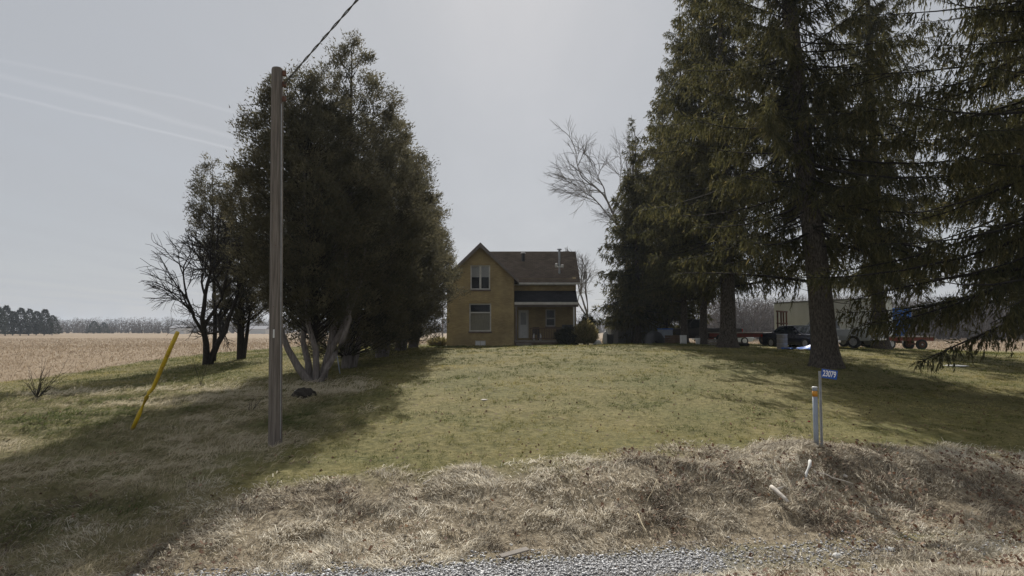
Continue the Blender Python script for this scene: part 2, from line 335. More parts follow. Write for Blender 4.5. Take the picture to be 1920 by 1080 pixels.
def build_ground():
    gx = grow(-27, 24, .2, (-1600, 1600), 1.12); gy = grow(5, 34, .2, (-300, 1900), 1.06)
    X, Y = np.meshgrid(gx, gy); Z = ground_z(X, Y)
    V = np.stack([X.ravel(), Y.ravel(), Z.ravel()], 1); nx = len(gx); ny = len(gy)
    i = (np.arange(ny-1)[:, None]*nx+np.arange(nx-1)[None]).ravel(); Fc = np.stack([i, i+1, i+1+nx, i+nx], 1)
    me = np_mesh('ground', V, Fc, smooth=True)
    f, d, l = masks(X, Y); u, v = uv(X, Y)
    dit = sstep(8.15, 8.5, v)*(1-sstep(9.1, 9.5, v))*(1-.8*sstep(1.8, 4.0, X))
    for nm, A in (('m_field', f), ('m_dry', d), ('m_left', l), ('m_ditch', dit)):
        at_ = me.attributes.new(nm, 'FLOAT', 'POINT'); at_.data.foreach_set('value', A.ravel().astype(np.float32))
    m, N, L, P = newmat('ground_cover'); P.inputs['Roughness'].default_value = .95; P.inputs['Specular IOR Level'].default_value = .15
    tc = N.new('ShaderNodeTexCoord')
    def noise(sc, det=6, st=(1, 1, 1)):
        mp = N.new('ShaderNodeMapping'); mp.inputs['Scale'].default_value = st; L.new(tc.outputs['Object'], mp.inputs[0])
        n = N.new('ShaderNodeTexNoise'); n.inputs['Scale'].default_value = sc; n.inputs['Detail'].default_value = det; n.inputs['Roughness'].default_value = .7
        L.new(mp.outputs[0], n.inputs['Vector']); return n.outputs['Fac']
    def mixc(f, a, b, mode='MIX'):
        x = N.new('ShaderNodeMix'); x.data_type = 'RGBA'; x.blend_type = mode
        for s, q in ((0, f), (6, a), (7, b)):
            if isinstance(q, (int, float)): x.inputs[s].default_value = q
            elif isinstance(q, tuple): x.inputs[s].default_value = (*q, 1)
            else: L.new(q, x.inputs[s])
        return x.outputs[2]
    def rc(fac, stops): r = ramp(N, stops); L.new(fac, r.inputs[0]); return r.outputs[0]
    def attr(n): a = N.new('ShaderNodeAttribute'); a.attribute_name = n; return a.outputs['Fac']
    lawn = mixc(.62, rc(noise(.35, 5), [(.35, (.095, .115, .03)), (.5, (.16, .15, .05)), (.65, (.25, .21, .085))]), rc(noise(7, 10), [(.34, (.045, .040, .016)), (.5, (.155, .132, .05)), (.66, (.30, .25, .115))]))
    dry = rc(noise(9, 8), [(.3, (.09, .068, .045)), (.5, (.27, .22, .15)), (.7, (.46, .39, .28))])
    left = mixc(noise(.8, 5), rc(noise(7, 7), [(.3, (.055, .065, .02)), (.7, (.17, .17, .065))]), rc(noise(8, 7), [(.3, (.09, .07, .04)), (.7, (.32, .26, .155))]))
    fld = mixc(.5, rc(noise(1.6, 9, (1, .35, 1)), [(.32, (.17, .122, .078)), (.5, (.27, .205, .135)), (.68, (.38, .30, .21))]), rc(noise(.06, 5, (1, .3, 1)), [(.35, (.21, .152, .10)), (.65, (.31, .235, .158))]))
    dit = rc(noise(30, 6), [(.3, (.12, .115, .11)), (.6, (.30, .29, .28)), (.75, (.48, .47, .46))])
    c = mixc(attr('m_left'), lawn, left); c = mixc(attr('m_dry'), c, dry); c = mixc(attr('m_field'), c, fld); c = mixc(attr('m_ditch'), c, dit)
    L.new(c, P.inputs['Base Color'])
    b = N.new('ShaderNodeBump'); b.inputs['Strength'].default_value = .8; b.inputs['Distance'].default_value = .06; L.new(noise(11, 8), b.inputs['Height']); L.new(b.outputs[0], P.inputs['Normal'])
    o = link('ground', me, m); tag(o, kind='structure')
    # road under and beside the viewer
    us = np.arange(-200, 201, 4.0); vv = np.array([-3.6, 0, 3.6]); U, Vv = np.meshgrid(us, vv); RX = U*CA-Vv*SA; RY = U*SA+Vv*CA
    RZ = -.02*np.abs(Vv)/4+.02; n = len(us); i = (np.arange(2)[:, None]*n+np.arange(n-1)[None]).ravel()
    rd = link('road', np_mesh('road', np.stack([RX.ravel(), RY.ravel(), RZ.ravel()], 1), np.stack([i, i+1, i+1+n, i+n], 1)), pmat('road_gravel', (.12, .115, .105), (.20, .19, .175), 12, .95, .5)); tag(rd, kind='structure')
build_ground()

# ------------------------------------------------------------------ grass, leaves, stones (uncountable)
def blades(name, pts, length, width, dirs, curl, rnd, mat, segs=1, **k):
    """pts Nx3, dirs Nx3 growth direction; single triangles (segs=1) or bent blades (segs=2)"""
    n = len(pts); d = dirs/np.linalg.norm(dirs, axis=1, keepdims=True)
    a = rng.random(n)*2*np.pi; side = np.stack([np.cos(a), np.sin(a), np.zeros(n)], 1); side -= d*np.sum(side*d, 1, keepdims=True); side /= np.linalg.norm(side, axis=1, keepdims=True)+1e-9
    w = width[:, None]*.5; l = length[:, None]
    if segs == 1:
        V = np.stack([pts-side*w, pts+side*w, pts+d*l], 1).reshape(-1, 3); Fc = np.arange(3*n).reshape(n, 3); r = rnd
    else:
        mid = pts+d*l*.5; d2 = d+curl; d2 /= np.linalg.norm(d2, axis=1, keepdims=True); tip = mid+d2*l*.5
        V = np.stack([pts-side*w, pts+side*w, mid-side*w*.8, mid+side*w*.8, tip], 1).reshape(-1, 3)
        b = np.arange(n)*5; Fc = np.concatenate([np.stack([b, b+1, b+3], 1), np.stack([b, b+3, b+2], 1), np.stack([b+2, b+3, b+4], 1)]); r = np.tile(rnd, 3)
    o = link(name, np_mesh(name, V, Fc, r), mat); return tag(o, kind='stuff', **k)
def in_view(x, y, m=1.04): return np.abs(x) < (y*960/F*m+.6)
def scatter(n, D0, D1, pw=1.0):
    """points over the wedge of ground in view, density ~ 1/D^pw"""
    q = rng.random(n); e = 2-pw
    D = (D0**e+q*(D1**e-D0**e))**(1/e) if abs(e) > 1e-6 else D0*(D1/D0)**q
    x = (rng.random(n)*2-1)*(D*960/F*1.06+.6); return x, D
def build_grass():
    # lawn
    x, y = scatter(640000, 11, 62, 1.7); f, d, l = masks(x, y); u, v = uv(x, y)
    dens = (1-np.clip(d*1.05+l+f, 0, 1))*np.where(v > 10.5, 1, 0)*(.22+.78*sstep(.34, .56, fbm(x*.8, y*1.1)))
    hx = (x > -4.9) & (x < 5) & (y > 48) & (y < 56.6)
    k = (rng.random(len(x)) < dens) & ~hx; x, y = x[k], y[k]; n = len(x); z = ground_z(x, y)
    p = np.stack([x, y, z-.005], 1); dr = np.stack([rng.normal(0, .75, n), rng.normal(0, .75, n), rng.uniform(.35, 1.1, n)], 1)
    sc = np.clip(y/16, .8, 2.6); pat = fbm(x*.45+40, y*.45, 4); tf = fbm(x*5.5+11, y*3.4+2, 2); tf = (tf-.5)*2.2
    blades('lawn_grass', p, rng.uniform(.022, .060, n)*sc**.6*np.clip(1+1.4*tf, .45, 2.3), .0075*sc*rng.uniform(.7, 1.4, n), dr, None, np.clip(-.02+3.2*(pat-.38)-.75*tf+rng.normal(0, .22, n), 0, 1), M['lawn'],
           label='short greenish-tan mown lawn grass in front of the farmhouse', cat='grass')
    # dry bank and verge
    x, y = scatter(375000, 7.6, 15.5, 1.0); f, d, l = masks(x, y)
    cl = fbm(x*2.3+7, y*2.3, 3)
    k = rng.random(len(x)) < np.clip(d*1.1, 0, 1)*(.25+.75*sstep(.36, .56, cl)); x, y, cl = x[k], y[k], cl[k]; n = len(x); z = ground_z(x, y)
    th = 2*np.pi*fbm(x*.9+50, y*.9, 2)*2.2
    bx, by = np.cos(th)*.7, np.sin(th)*.7-.15
    p = np.stack([x, y, z-.01], 1); dr = np.stack([bx+rng.normal(0, .45, n), by+rng.normal(0, .45, n), rng.uniform(.25, 1.1, n)], 1)
    cu = np.stack([bx*.8+rng.normal(0, .4, n), by*.8+rng.normal(0, .4, n), -rng.uniform(.4, 1.3, n)], 1)
    pat = fbm(x*.8+90, y*.8, 3)
    tall = np.where(rng.random(n) < .06, 1.7, 1.0)
    blades('dry_bank_grass', p, rng.uniform(.07, .22, n)*tall*(.7+.8*(cl-.3)), rng.uniform(.006, .012, n), dr, cu, np.clip(.1+1.1*(pat-.25)+rng.normal(0, .22, n), 0, 1), M['dry'], 2,
           label='matted bleached dry grass covering the ditch bank and near verge', cat='dry grass')
    # rough grass on the left
    x, y = scatter(400000, 8, 30, 1.35); k0 = x < -2.0; x, y = x[k0], y[k0]; f, d, l = masks(x, y); cl = fbm(x*1.9+27, y*1.9, 3)
    k = rng.random(len(x)) < np.maximum(l, 0)*(1-d*.5)*(.3+.7*sstep(.36, .56, cl)); x, y = x[k], y[k]; n = len(x); z = ground_z(x, y)
    th = R(30)+1.6*(fbm(x*.5+10, y*.5, 2)-.5)*2
    bx, by = np.cos(th)*.9, np.sin(th)*.5-.2; sc = np.clip(y/14, .8, 1.8)
    p = np.stack([x, y, z-.01], 1); dr = np.stack([bx+rng.normal(0, .4, n), by+rng.normal(0, .4, n), rng.uniform(.3, 1.0, n)], 1)
    cu = np.stack([bx*.9+rng.normal(0, .3, n), by+rng.normal(0, .3, n), -rng.uniform(.4, 1.2, n)], 1); pat = fbm(x*.55+190, y*.55, 4)
    blades('rough_verge_grass', p, rng.uniform(.10, .26, n)*sc**.4, rng.uniform(.006, .012, n)*sc, dr, cu, np.clip(.16+2.6*(pat-.34)+rng.normal(0, .2, n), 0, 1), M['rough'], 2,
           label='long flattened green and straw rough grass around the utility pole', cat='rough grass')
    # grass strip between rough grass and field, right meadow
    x, y = scatter(200000, 18, 85, 1.5); f, d, l = masks(x, y)
    w = sstep(-5, -9, x)*(1-l)*(1-f)*np.where(y > 17, 1, 0); w = np.maximum(w, sstep(11, 14, x)*sstep(22, 30, y)*(1-f)*.0)
    k = rng.random(len(x)) < w; x, y = x[k], y[k]; n = len(x); z = ground_z(x, y); sc = y/18
    p = np.stack([x, y, z-.005], 1); dr = np.stack([rng.normal(0, .6, n), rng.normal(0, .6, n), rng.uniform(.4, 1.1, n)], 1); pat = fbm(x*.3+60, y*.3, 4)
    blades('field_margin_grass', p, rng.uniform(.05, .14, n), .011*sc, dr, None, np.clip(-.05+1.6*(pat-.3)+rng.normal(0, .16, n), 0, 1), M['rough'],
           label='green grass strip along the edge of the stubble field', cat='grass')
    # corn stubble
    x, y = scatter(225000, 19, 190, 1.55); f, d, l = masks(x, y)
    row = np.abs(((x*.96+y*.28)/.76) % 1-.5)
    k = (rng.random(len(x)) < f*np.where(row < .24, 1, .62)); x, y = x[k], y[k]; n = len(x); z = ground_z(x, y); sc = np.clip(y/30, .7, 4)
    st = rng.random(n) < .3
    p = np.stack([x, y, z-.01], 1); dr = np.stack([rng.normal(0, .8, n), rng.normal(0, .8, n), np.where(st, rng.uniform(1, 2, n), rng.uniform(.03, .4, n))], 1)
    blades('corn_stubble', p, rng.uniform(.10, .30, n)*sc**.25, .024*sc*rng.uniform(.6, 1.5, n), dr, None, np.clip(rng.normal(.5, .25, n), 0, 1), M['stubble'],
           label='pinkish tan corn stubble and husks strewn over the field', cat='stubble')
    # dead leaves on the bank and lawn
    x, y = scatter(42000, 8, 24, 1.0); f, d, l = masks(x, y); w = d*(.22+.78*sstep(-.5, 5, x))*sstep(.36, .58, fbm(x*.9+3, y*.9))+.055*(1-d)
    k = rng.random(len(x)) < w; x, y = x[k], y[k]; n = len(x); z = ground_z(x, y)+rng.uniform(.01, .12, n)*masks(x, y)[1]+.006
    c = np.stack([x, y, z], 1); a = rng.random(n)*6.28; t1 = np.stack([np.cos(a), np.sin(a), rng.normal(0, .5, n)], 1); t2 = np.stack([-np.sin(a), np.cos(a), rng.normal(0, .5, n)], 1)
    s = rng.uniform(.018, .042, n)[:, None]
    V = np.stack([c-t1*s, c-t2*s*.7, c+t1*s, c+t2*s*.7+np.array([0, 0, .01])], 1).reshape(-1, 3)
    o = link('fallen_leaves', np_mesh('fallen_leaves', V, np.arange(4*n).reshape(n, 4), rng.random(n)), M['deadleaf']); tag(o, 'curled brown fallen leaves scattered over the right bank', 'leaves', kind='stuff')
    # fallen twigs under the trees
    n = 900; x = np.concatenate([rng.normal(-5, 3.0, n//2), rng.normal(9, 5, n-n//2)]); y = rng.uniform(15, 40, n); z = ground_z(x, y)+.03; a = rng.random(n)*6.28
    blades('fallen_twigs', np.stack([x, y, z], 1), rng.uniform(.12, .5, n), rng.uniform(.012, .028, n), np.stack([np.cos(a), np.sin(a), rng.normal(.02, .08, n)], 1), None, rng.random(n)*.4, M['deadleaf'], label='thin fallen twigs littering the lawn below the trees', cat='twigs')
    # gravel in the ditch
    n = 24000; u = rng.uniform(-6.5, 9.5, n); v = np.clip(rng.normal(8.95, .34, n), 7.9, 9.65); x = u*CA-v*SA+1.3; y = u*SA+v*CA
    x = u*CA-v*SA; y = u*SA+v*CA; k = in_view(x, y, 1.05) & (rng.random(n) < np.where(x > 2.9, np.where(x > 5.5, .10, .30), 1)); x, y = x[k], y[k]; n = len(x)
    z = ground_z(x, y); s = np.abs(rng.normal(.010, .009, n))+.007
    ico = np.array([(0, 0, 1), (.89, 0, .45), (.28, .85, .45), (-.72, .53, .45), (-.72, -.53, .45), (.28, -.85, .45), (0, 0, -.4)])
    fc = np.array([(0, 1, 2), (0, 2, 3), (0, 3, 4), (0, 4, 5), (0, 5, 1), (6, 2, 1), (6, 3, 2), (6, 4, 3), (6, 5, 4), (6, 1, 5)])
    V = ico[None]*s[:, None, None]*rng.uniform(.55, 1.25, (n, 7, 1)); V[:, :, 2] *= .7; V += np.stack([x, y, z+s*.2], 1)[:, None]
    Fc = (fc[None]+(np.arange(n)*7)[:, None, None]).reshape(-1, 3)
    o = link('ditch_gravel', np_mesh('ditch_gravel', V.reshape(-1, 3), Fc, np.repeat(np.clip(rng.beta(1.6, 2.2, n), 0, 1), 10)), M['gravel']); tag(o, 'wet pale grey gravel strewn along the bottom of the roadside ditch', 'gravel', kind='stuff')
build_grass()

# ------------------------------------------------------------------ trees
def needles(P, Dv, ln, wd):
    """triangles at P along Dv (unnormalised)"""
    n = len(P); d = Dv/(np.linalg.norm(Dv, axis=1, keepdims=True)+1e-9)
    r = rng.normal(0, 1, (n, 3)); s = np.cross(d, r); s /= np.linalg.norm(s, axis=1, keepdims=True)+1e-9
    w = wd[:, None]*.5; return np.stack([P-s*w, P+s*w, P+d*ln[:, None]], 1)
def tri_obj(name, T, rnd, mat, parent):
    n = len(T); return link(name, np_mesh(name, T.reshape(-1, 3), np.arange(3*n).reshape(n, 3), rnd), mat, parent)
def spruce(loc, H, Rm, z0, tr, label, lean=(0, 0), dens=1.0, size=1.0, nb=5, step=.42, droop=.5, group=None, only=None, ragged=.25, name='spruce_tree', flare=1.6, limbs=(), gaps=.40):
    root = empty(name, loc, label=label, cat='tree', group=group)
    mb = MB(); zs = np.array([-.3, 0, .25, .7, 1.5, 3, 5, 8, 11, 14, 17, 20, 24]); zs = np.append(zs[zs < H-.5], H)
    axis = lambda z: np.array([lean[0]*z/H+.05*math.sin(z*.6), lean[1]*z/H+.05*math.cos(z*.5), z])
    rad = [tr*(flare if z <= 0 else 1+(flare-1)*math.exp(-z*2.2))*max(.02, (1-max(z, 0)/H))**.85 for z in zs]
    mb.tube([axis(z) for z in zs], rad, 12, cap=False); mb.build('trunk', M['bark_spruce'], root, smooth=True)
    br = MB(); Tb, Td, Tl = [], [], []
    def branch(z, a, Lb, sl, curve, fat=1.0):
        ca, sa = math.cos(a), math.sin(a); s = np.linspace(0, 1, 6)
        bend = rng.normal(0, .16); sl += rng.normal(0, .06)
        pr = np.stack([ca*Lb*s-sa*bend*Lb*s*s, sa*Lb*s+ca*bend*Lb*s*s, Lb*(sl*s+curve*s*s)], 1)+axis(z)
        r0 = (.010+.007*Lb)*(.7 if Lb < 2 else 1)*fat
        br.tube(pr, [r0*(1-.85*q) for q in s], 4, cap=False)
        nt = int(max(4, Lb*30*dens)); q = rng.uniform(.06, 1, nt)**.85; P = np.stack([np.interp(q, s, pr[:, i]) for i in range(3)], 1)
        side = np.where(rng.random(nt) < .5, -1, 1)*rng.uniform(.25, 1, nt)
        dn = -rng.uniform(.25, 1.6, nt)*droop*2*(1-.25*q); top = rng.random(nt) < .22; dn = np.where(top, rng.uniform(.05, .5, nt), dn)
        d = np.stack([ca*.45-sa*side, sa*.45+ca*side, dn+.15*q], 1); d /= np.linalg.norm(d, axis=1, keepdims=True)
        Tb.append(P); Td.append(d); Tl.append((.30+.62*(1-q)**.6*min(1, Lb/3))*rng.uniform(.5, 1.35, nt)*(1 if Lb > 1 else .6)*np.where(top, .45, 1))
    z = z0
    while z < H-.25:
        t = (z-z0)/(H-z0)
        prof = (1-t)**.82*(.80+.20*min(1, t*6)); n = max(3, int(round(nb*(1-.3*t)+rng.normal(0, .6)))); a0 = rng.random()*6.28
        for i in range(n):
            a = a0+i*6.283/n+rng.normal(0, .25)
            Lb = max(.18, Rm*prof*rng.uniform(1-ragged*1.5, 1+ragged))
            if only is not None and not only(a, z, Lb): continue
            sl = -.55*(1-t)+.45*t+rng.normal(0, .09); branch(z+rng.uniform(-.15, .15), a, Lb, sl, .34*(1-t)-.06)
        z += step*(1-.35*t)*rng.uniform(.8, 1.2)
    for k in range(int(z0*3.2)):                                   # dead stubs on the bare trunk
        zd = rng.uniform(1.3, z0+.5); a = rng.random()*6.28; Ls = rng.uniform(.25, 1.3); p0 = axis(zd); d0 = np.array([math.cos(a), math.sin(a), -.15]); rt = tr*.75
        br.tube([p0+d0*rt*.6, p0+d0*(rt+Ls*.5)+[0, 0, -.03], p0+d0*(rt+Ls)+rng.normal(0, .08, 3)], [.022, .014, .004], 4, cap=False)
    for (zl, a, Lb, sl, cv) in limbs: branch(zl, a, Lb, sl, cv, 1.5)
    br.build('branches', M['bark_dark'], root, smooth=True)['kind'] = 'stuff'
    B = np.concatenate(Tb); Dd = np.concatenate(Td); Ln = np.concatenate(Tl)
    gap = .5*vnoise(B[:, 0]*1.1+B[:, 2]*.7+31, B[:, 1]*1.1-B[:, 2]*.9)+.5*vnoise(B[:, 0]*.8-B[:, 1]*.6+7, B[:, 2]*1.5)
    keep = rng.random(len(B)) < sstep(gaps-.10, gaps+.10, gap); B, Dd, Ln = B[keep], Dd[keep], Ln[keep]
    k = np.maximum(4, (Ln*26*dens/size)).astype(int); idx = np.repeat(np.arange(len(B)), k); n = len(idx)
    q = rng.random(n); P = B[idx]+Dd[idx]*(Ln[idx]*q)[:, None]; P[:, 2] -= .12*(Ln[idx]*q)**2
    dv = Dd[idx]+rng.normal(0, .38, (n, 3)); dv[:, 2] -= .35
    T = needles(P, dv, rng.uniform(.09, .19, n)*size, rng.uniform(.020, .042, n)*size)
    hue = rng.random(len(B)); rnd = np.clip(.15+.5*hue[idx]+.45*(q-.4)+rng.normal(0, .12, n), 0, 1)
    tri_obj('needles', T, rnd, M['spruce'], root)['kind'] = 'stuff'; return root
def cedar(loc, H, env, stems, label, nclump=900, ntri=75, zb=.6, group=None, size=1.0, mat='cedar', cs=.34, name='cedar_tree', bark='bark_cedar', sq=1.0):
    """env: [(z, radius, cx, cy)] envelope; stems: list of (points, radii)"""
    root = empty(name, loc, label=label, cat='tree', group=group)
    for k, (pts, rad) in enumerate(stems): 
        mb = MB(); mb.tube(pts, rad, 8, cap=False); mb.build('trunk', M[bark], root, smooth=True)
    E = np.array(env, float); zz = np.linspace(E[0, 0], E[-1, 0], 200); rr = np.interp(zz, E[:, 0], E[:, 1]); pdf = rr**1.5+.02; pdf /= pdf.sum()
    n = nclump; z = zz[rng.choice(200, n, p=pdf)]+rng.normal(0, .1, n); r = np.interp(z, E[:, 0], E[:, 1]); a = rng.random(n)*6.283
    lump = .62+.66*fbm(a*2.3+loc[0], z*1.1+loc[1], 3)+.10*np.sin(a*5+z*2.2)
    rho = np.where(rng.random(n) < .74, rng.uniform(.74, 1.12, n), np.sqrt(rng.random(n))*.75)
    C = np.stack([np.interp(z, E[:, 0], E[:, 2])+np.cos(a)*r*rho*lump, np.interp(z, E[:, 0], E[:, 3])+np.sin(a)*r*rho*lump*sq, z], 1)
    out = np.stack([np.cos(a), np.sin(a)*sq, rng.uniform(.4, 1.4, n)], 1); out /= np.linalg.norm(out, axis=1, keepdims=True)
    br = MB()
    for i in range(0, n, 3):        # limbs inside the crown
        zc = max(C[i, 2]-.5*r[i]-.3, .5); c0 = np.array([np.interp(zc, E[:, 0], E[:, 2]), np.interp(zc, E[:, 0], E[:, 3]), zc]); m_ = (c0+C[i])/2+np.array([0, 0, -.08*r[i]])
        br.tube([c0, m_, C[i]], [.03, .018, .006], 3, cap=False)
    br.build('branches', M['bark_dark'], root)['kind'] = 'stuff'
    idx = np.repeat(np.arange(n), ntri); N_ = len(idx); cr = cs*rng.uniform(.6, 1.35, n)
    off = rng.normal(0, 1, (N_, 3)); off /= np.linalg.norm(off, axis=1, keepdims=True); off *= (rng.random(N_)**.5)[:, None]*cr[idx][:, None]
    P = C[idx]+off*np.array([1, 1, .9])+out[idx]*(rng.random(N_)*cr[idx]*.9)[:, None]
    dv = out[idx]*.9+rng.normal(0, .6, (N_, 3))
    T = needles(P, dv, rng.uniform(.08, .19, N_)*size, rng.uniform(.028, .062, N_)*size)
    rnd = np.clip(-.02+.80*rng.random(n)[idx]+.22*rng.random(N_), 0, 1)
    tri_obj('foliage', T, rnd, M[mat], root)['kind'] = 'stuff'; return root
def bare_tree(loc, H, r0, seed, label, depth=5, spread=.55, mat='bark_grey', lean=(0, 0), group=None, name='bare_tree', trunkfrac=.3, nsub=3, droop=0.0, stems=1, tipr=.006, bias=(0, 0), limb_scale=.72):
    g = np.random.default_rng(seed); root = empty(name, loc, label=label, cat='tree', group=group)
    tw = MB(); tm = MB()
    def grow_(p, d, L, r, lev, mb):
        m = 4; pts = [p.copy()]; q = p.copy(); dd = d.copy()
        for i in range(m):
            dd = dd+g.normal(0, .13, 3)+np.array([bias[0]*.05, bias[1]*.05, (.05 if lev < 3 else -.02)-droop*lev*.05]); dd /= np.linalg.norm(dd); q = q+dd*L/m; pts.append(q.copy())
        rr = [r*(1-.42*i/m) for i in range(m+1)]
        mb.tube(pts, rr, 8 if lev == 0 else (5 if lev < 3 else 3), cap=False)
        if lev >= depth: return
        k = nsub+(1 if lev > 0 else 0)
        for i in range(k):
            s = g.uniform(.35, 1.0) if lev > 0 else g.uniform(.6, 1.0)
            if i == 0: s = 1.0
            j = min(int(s*m), m-1); f = s*m-j; pb = pts[j]*(1-f)+pts[j+1]*f
            ax = g.normal(0, 1, 3); ax -= dd*ax.dot(dd); ax /= np.linalg.norm(ax)+1e-9
            an = spread*g.uniform(.55, 1.25)*(0.45 if i == 0 else 1)
            nd = dd*math.cos(an)+ax*math.sin(an); nd[2] += .06; nd += np.array([bias[0], bias[1], 0])*.12; nd /= np.linalg.norm(nd)
            grow_(pb, nd, L*limb_scale*g.uniform(.75, 1.12), max(tipr, r*(.62 if i else .72)*g.uniform(.8, 1.05)), lev+1, tw)
    for s in range(stems):
        a = g.random()*6.28; d0 = np.array([lean[0]+(.16*math.cos(a) if stems > 1 else 0), lean[1]+(.1*math.sin(a) if stems > 1 else 0), 1.0]); d0 /= np.linalg.norm(d0)
        grow_(np.array([.12*s, 0, -.15]), d0, H*trunkfrac, r0, 0, tm)
    tm.build('trunk', M[mat], root, smooth=True); tw.build('branches', M[mat], root, smooth=True)['kind'] = 'stuff'; return root
def G(px, py, D):
    p = at(px, py, D); return (p[0], p[1], gz(p[0], p[1])-.02)
def build_trees():
    # --- cedar group on the left, nearest first
    def rel(base, lst): return [tuple(np.array(at(*q))-np.array(base)) for q in lst]
    b = G(590, 716, 24)
    S = [(rel(b, [(585, 722, 24), (560, 690, 24), (540, 655, 23.9), (520, 600, 23.8), (515, 480, 23.8)]), [.17, .135, .11, .09, .05]),
         (rel(b, [(592, 722, 24.1), (593, 690, 24.1), (592, 655, 24.1), (578, 610, 24.1), (574, 540, 24.2), (573, 430, 24.3), (570, 300, 24.3)]), [.14, .12, .10, .09, .08, .06, .03]),
         (rel(b, [(600, 720, 23.9), (612, 690, 23.9), (628, 665, 23.9), (642, 640, 24), (655, 600, 24.2), (648, 520, 24.5), (650, 400, 24.7)]), [.15, .12, .10, .10, .085, .07, .04]),
         (rel(b, [(580, 718, 24.4), (578, 680, 24.5), (568, 640, 24.6), (575, 560, 24.6), (560, 430, 24.6)]), [.15, .12, .10, .09, .05]),
         (rel(b, [(602, 718, 24.4), (618, 660, 24.6), (628, 600, 24.7), (630, 520, 24.9), (625, 380, 25)]), [.16, .13, .11, .09, .05]),
         (rel(b, [(606, 715, 24.3), (613, 670, 24.5), (640, 620, 24.6), (672, 540, 25), (690, 440, 25)]), [.14, .12, .10, .08, .04])]
    cedar(b, 11.2, [(2.0, .8, -.2, .6), (3.0, 1.7, -.2, .6), (4.5, 2.3, -.4, .7), (7, 2.35, -.6, .8), (9, 1.95, -.8, .9), (10.6, 1.35, -1.1, 1), (11.6, .5, -1.4, 1)], S,
          'broad dark cedar with splayed pale trunks nearest the road, behind the utility pole', 1250, 78, group='cedars in the row left of the house')
    def stem1(H, dx=0): return [([(0, 0, -.2), (.05, 0, 1), (dx*.5, .1, H*.5), (dx, .1, H*.95)], [.26, .2, .12, .02]), ([(.2, .1, -.2), (.5, .1, 1.2), (.5+dx, .3, H*.6)], [.16, .13, .03])]
    ENVX = [(0, 0, 0), (0, 0, 0), (.15, .3, .1), (.1, .55, .35)]
    rowspec = [((650, 690, 28.5), 14.5, 3.0, 'tallest cedar of the left row, its pointed top rising highest'),
               ((712, 675, 33.5), 12.9, 2.9, 'third cedar from the road in the left row, sloping shoulder'),
               ((748, 665, 38.5), 11.6, 2.5, 'fourth cedar from the road in the left row'),
               ((772, 660, 43.0), 9.8, 2.35, 'lowest and last cedar of the left row, beside the house corner')]
    for i, (pp, H, Rr, lab) in enumerate(rowspec):
        b = G(*pp); cedar(b, H, [(.5, Rr*.45, 0, 0), (1.6, Rr*.72, 0, 0), (H*.33, Rr*1.0, ENVX[i][0], 0), (H*.5, Rr*1.0, ENVX[i][1], 0), (H*.68, Rr*.78, ENVX[i][1], 0), (H*.85, Rr*.45, ENVX[i][2], 0), (H, .15, ENVX[i][2], 0)], stem1(H), lab,
                          [1500, 1100, 900, 800][i], 74, group='cedars in the row left of the house', cs=.36)
    # --- trees at the left field edge
    b = G(452, 674, 38); cedar(b, 10.6, [(2.0, .8, 0, 0), (3.2, 1.9, .3, 0), (5, 2.0, .2, 0), (7, 1.7, .1, 0), (9, 1.1, -.2, 0), (10.9, .15, 0, 0)],
                               [([(0, 0, -.2), (-.05, 0, 1.2), (-.1, 0, 4), (0, 0, 9)], [.24, .2, .15, .03]), ([(.12, 0, -.2), (.3, 0, 1.5), (.6, 0, 4)], [.12, .1, .04])],
                               'smaller dark evergreen with bare lower trunk at the field edge', 620, 70, bark='bark_dark', name='evergreen_tree')
    b = G(410, 676, 37.5); cedar((b[0]-.4, b[1]+.3, b[2]), 11.3, [(5.5, .4, -.3, 0), (7, .9, -.2, 0), (8.6, 1.0, -.3, 0), (10.3, .65, -.5, 0), (11.5, .12, -.5, 0)],
                                 [([(0, 0, -.2), (.02, 0, 2), (-.2, 0, 6), (-.4, 0, 11)], [.13, .11, .08, .01])], 'slender dark evergreen top rising behind the bare fruit tree', 170, 60, bark='bark_dark', name='evergreen_tree')
    b = G(386, 684, 35.5); bare_tree(b, 10.5, .20, 21, 'gnarled bare fruit tree sprawling left over the stubble field', 5, .72, 'bark_dark', lean=(-.02, 0), trunkfrac=.27, nsub=3, droop=.03, stems=2, tipr=.006, bias=(-.45, 0), name='fruit_tree', limb_scale=.76)
    # --- spruces on the right
    GR = 'tall spruces right of the house'
    b = G(1550, 690, 27)
    spruce(b, 29, 6.0, 5.6, .50, 'massive spruce with thick bare grey trunk behind the house number sign', lean=(-2.2, 0), dens=1.0, size=1.3, nb=6, step=.46, droop=.78, flare=1.45, ragged=.36, gaps=.40,
           limbs=((3.4, R(172), 5.6, .10, -.10), (5.2, R(10), 5.4, -.10, -.12), (5.4, R(75), 5, -.12, -.1), (5.6, R(250), 4.5, -.1, -.1), (5.4, R(320), 5.6, -.1, -.12)), group=GR)
    b = G(1365, 652, 38)
    s2 = spruce(b, 29, 5.0, 5.0, .44, 'second large spruce, standing left of the thick-trunked one behind the sign', dens=.92, size=1.6, nb=6, step=.50, droop=.75, ragged=.33, limbs=((3.4, R(10), 5.5, .16, .03), (3.6, R(200), 3.5, .1, 0)), group=GR)
    b = G(2040, 740, 20.5)
    spruce(b, 25, 7.4, 4.6, .42, 'near spruce at the right edge with long drooping boughs over the lawn', dens=1.08, size=1.25, nb=6, step=.42, droop=1.0, group=GR, ragged=.36, gaps=.40, only=lambda a, z, L: math.cos(a) < .55,
           limbs=((3.5, R(150), 5.8, -.10, -.18), (3.7, R(172), 6.2, -.08, -.20), (3.3, R(195), 5.4, -.12, -.16), (3.5, R(215), 5.0, -.1, -.16), (4.2, R(183), 6.4, 0, -.2)))
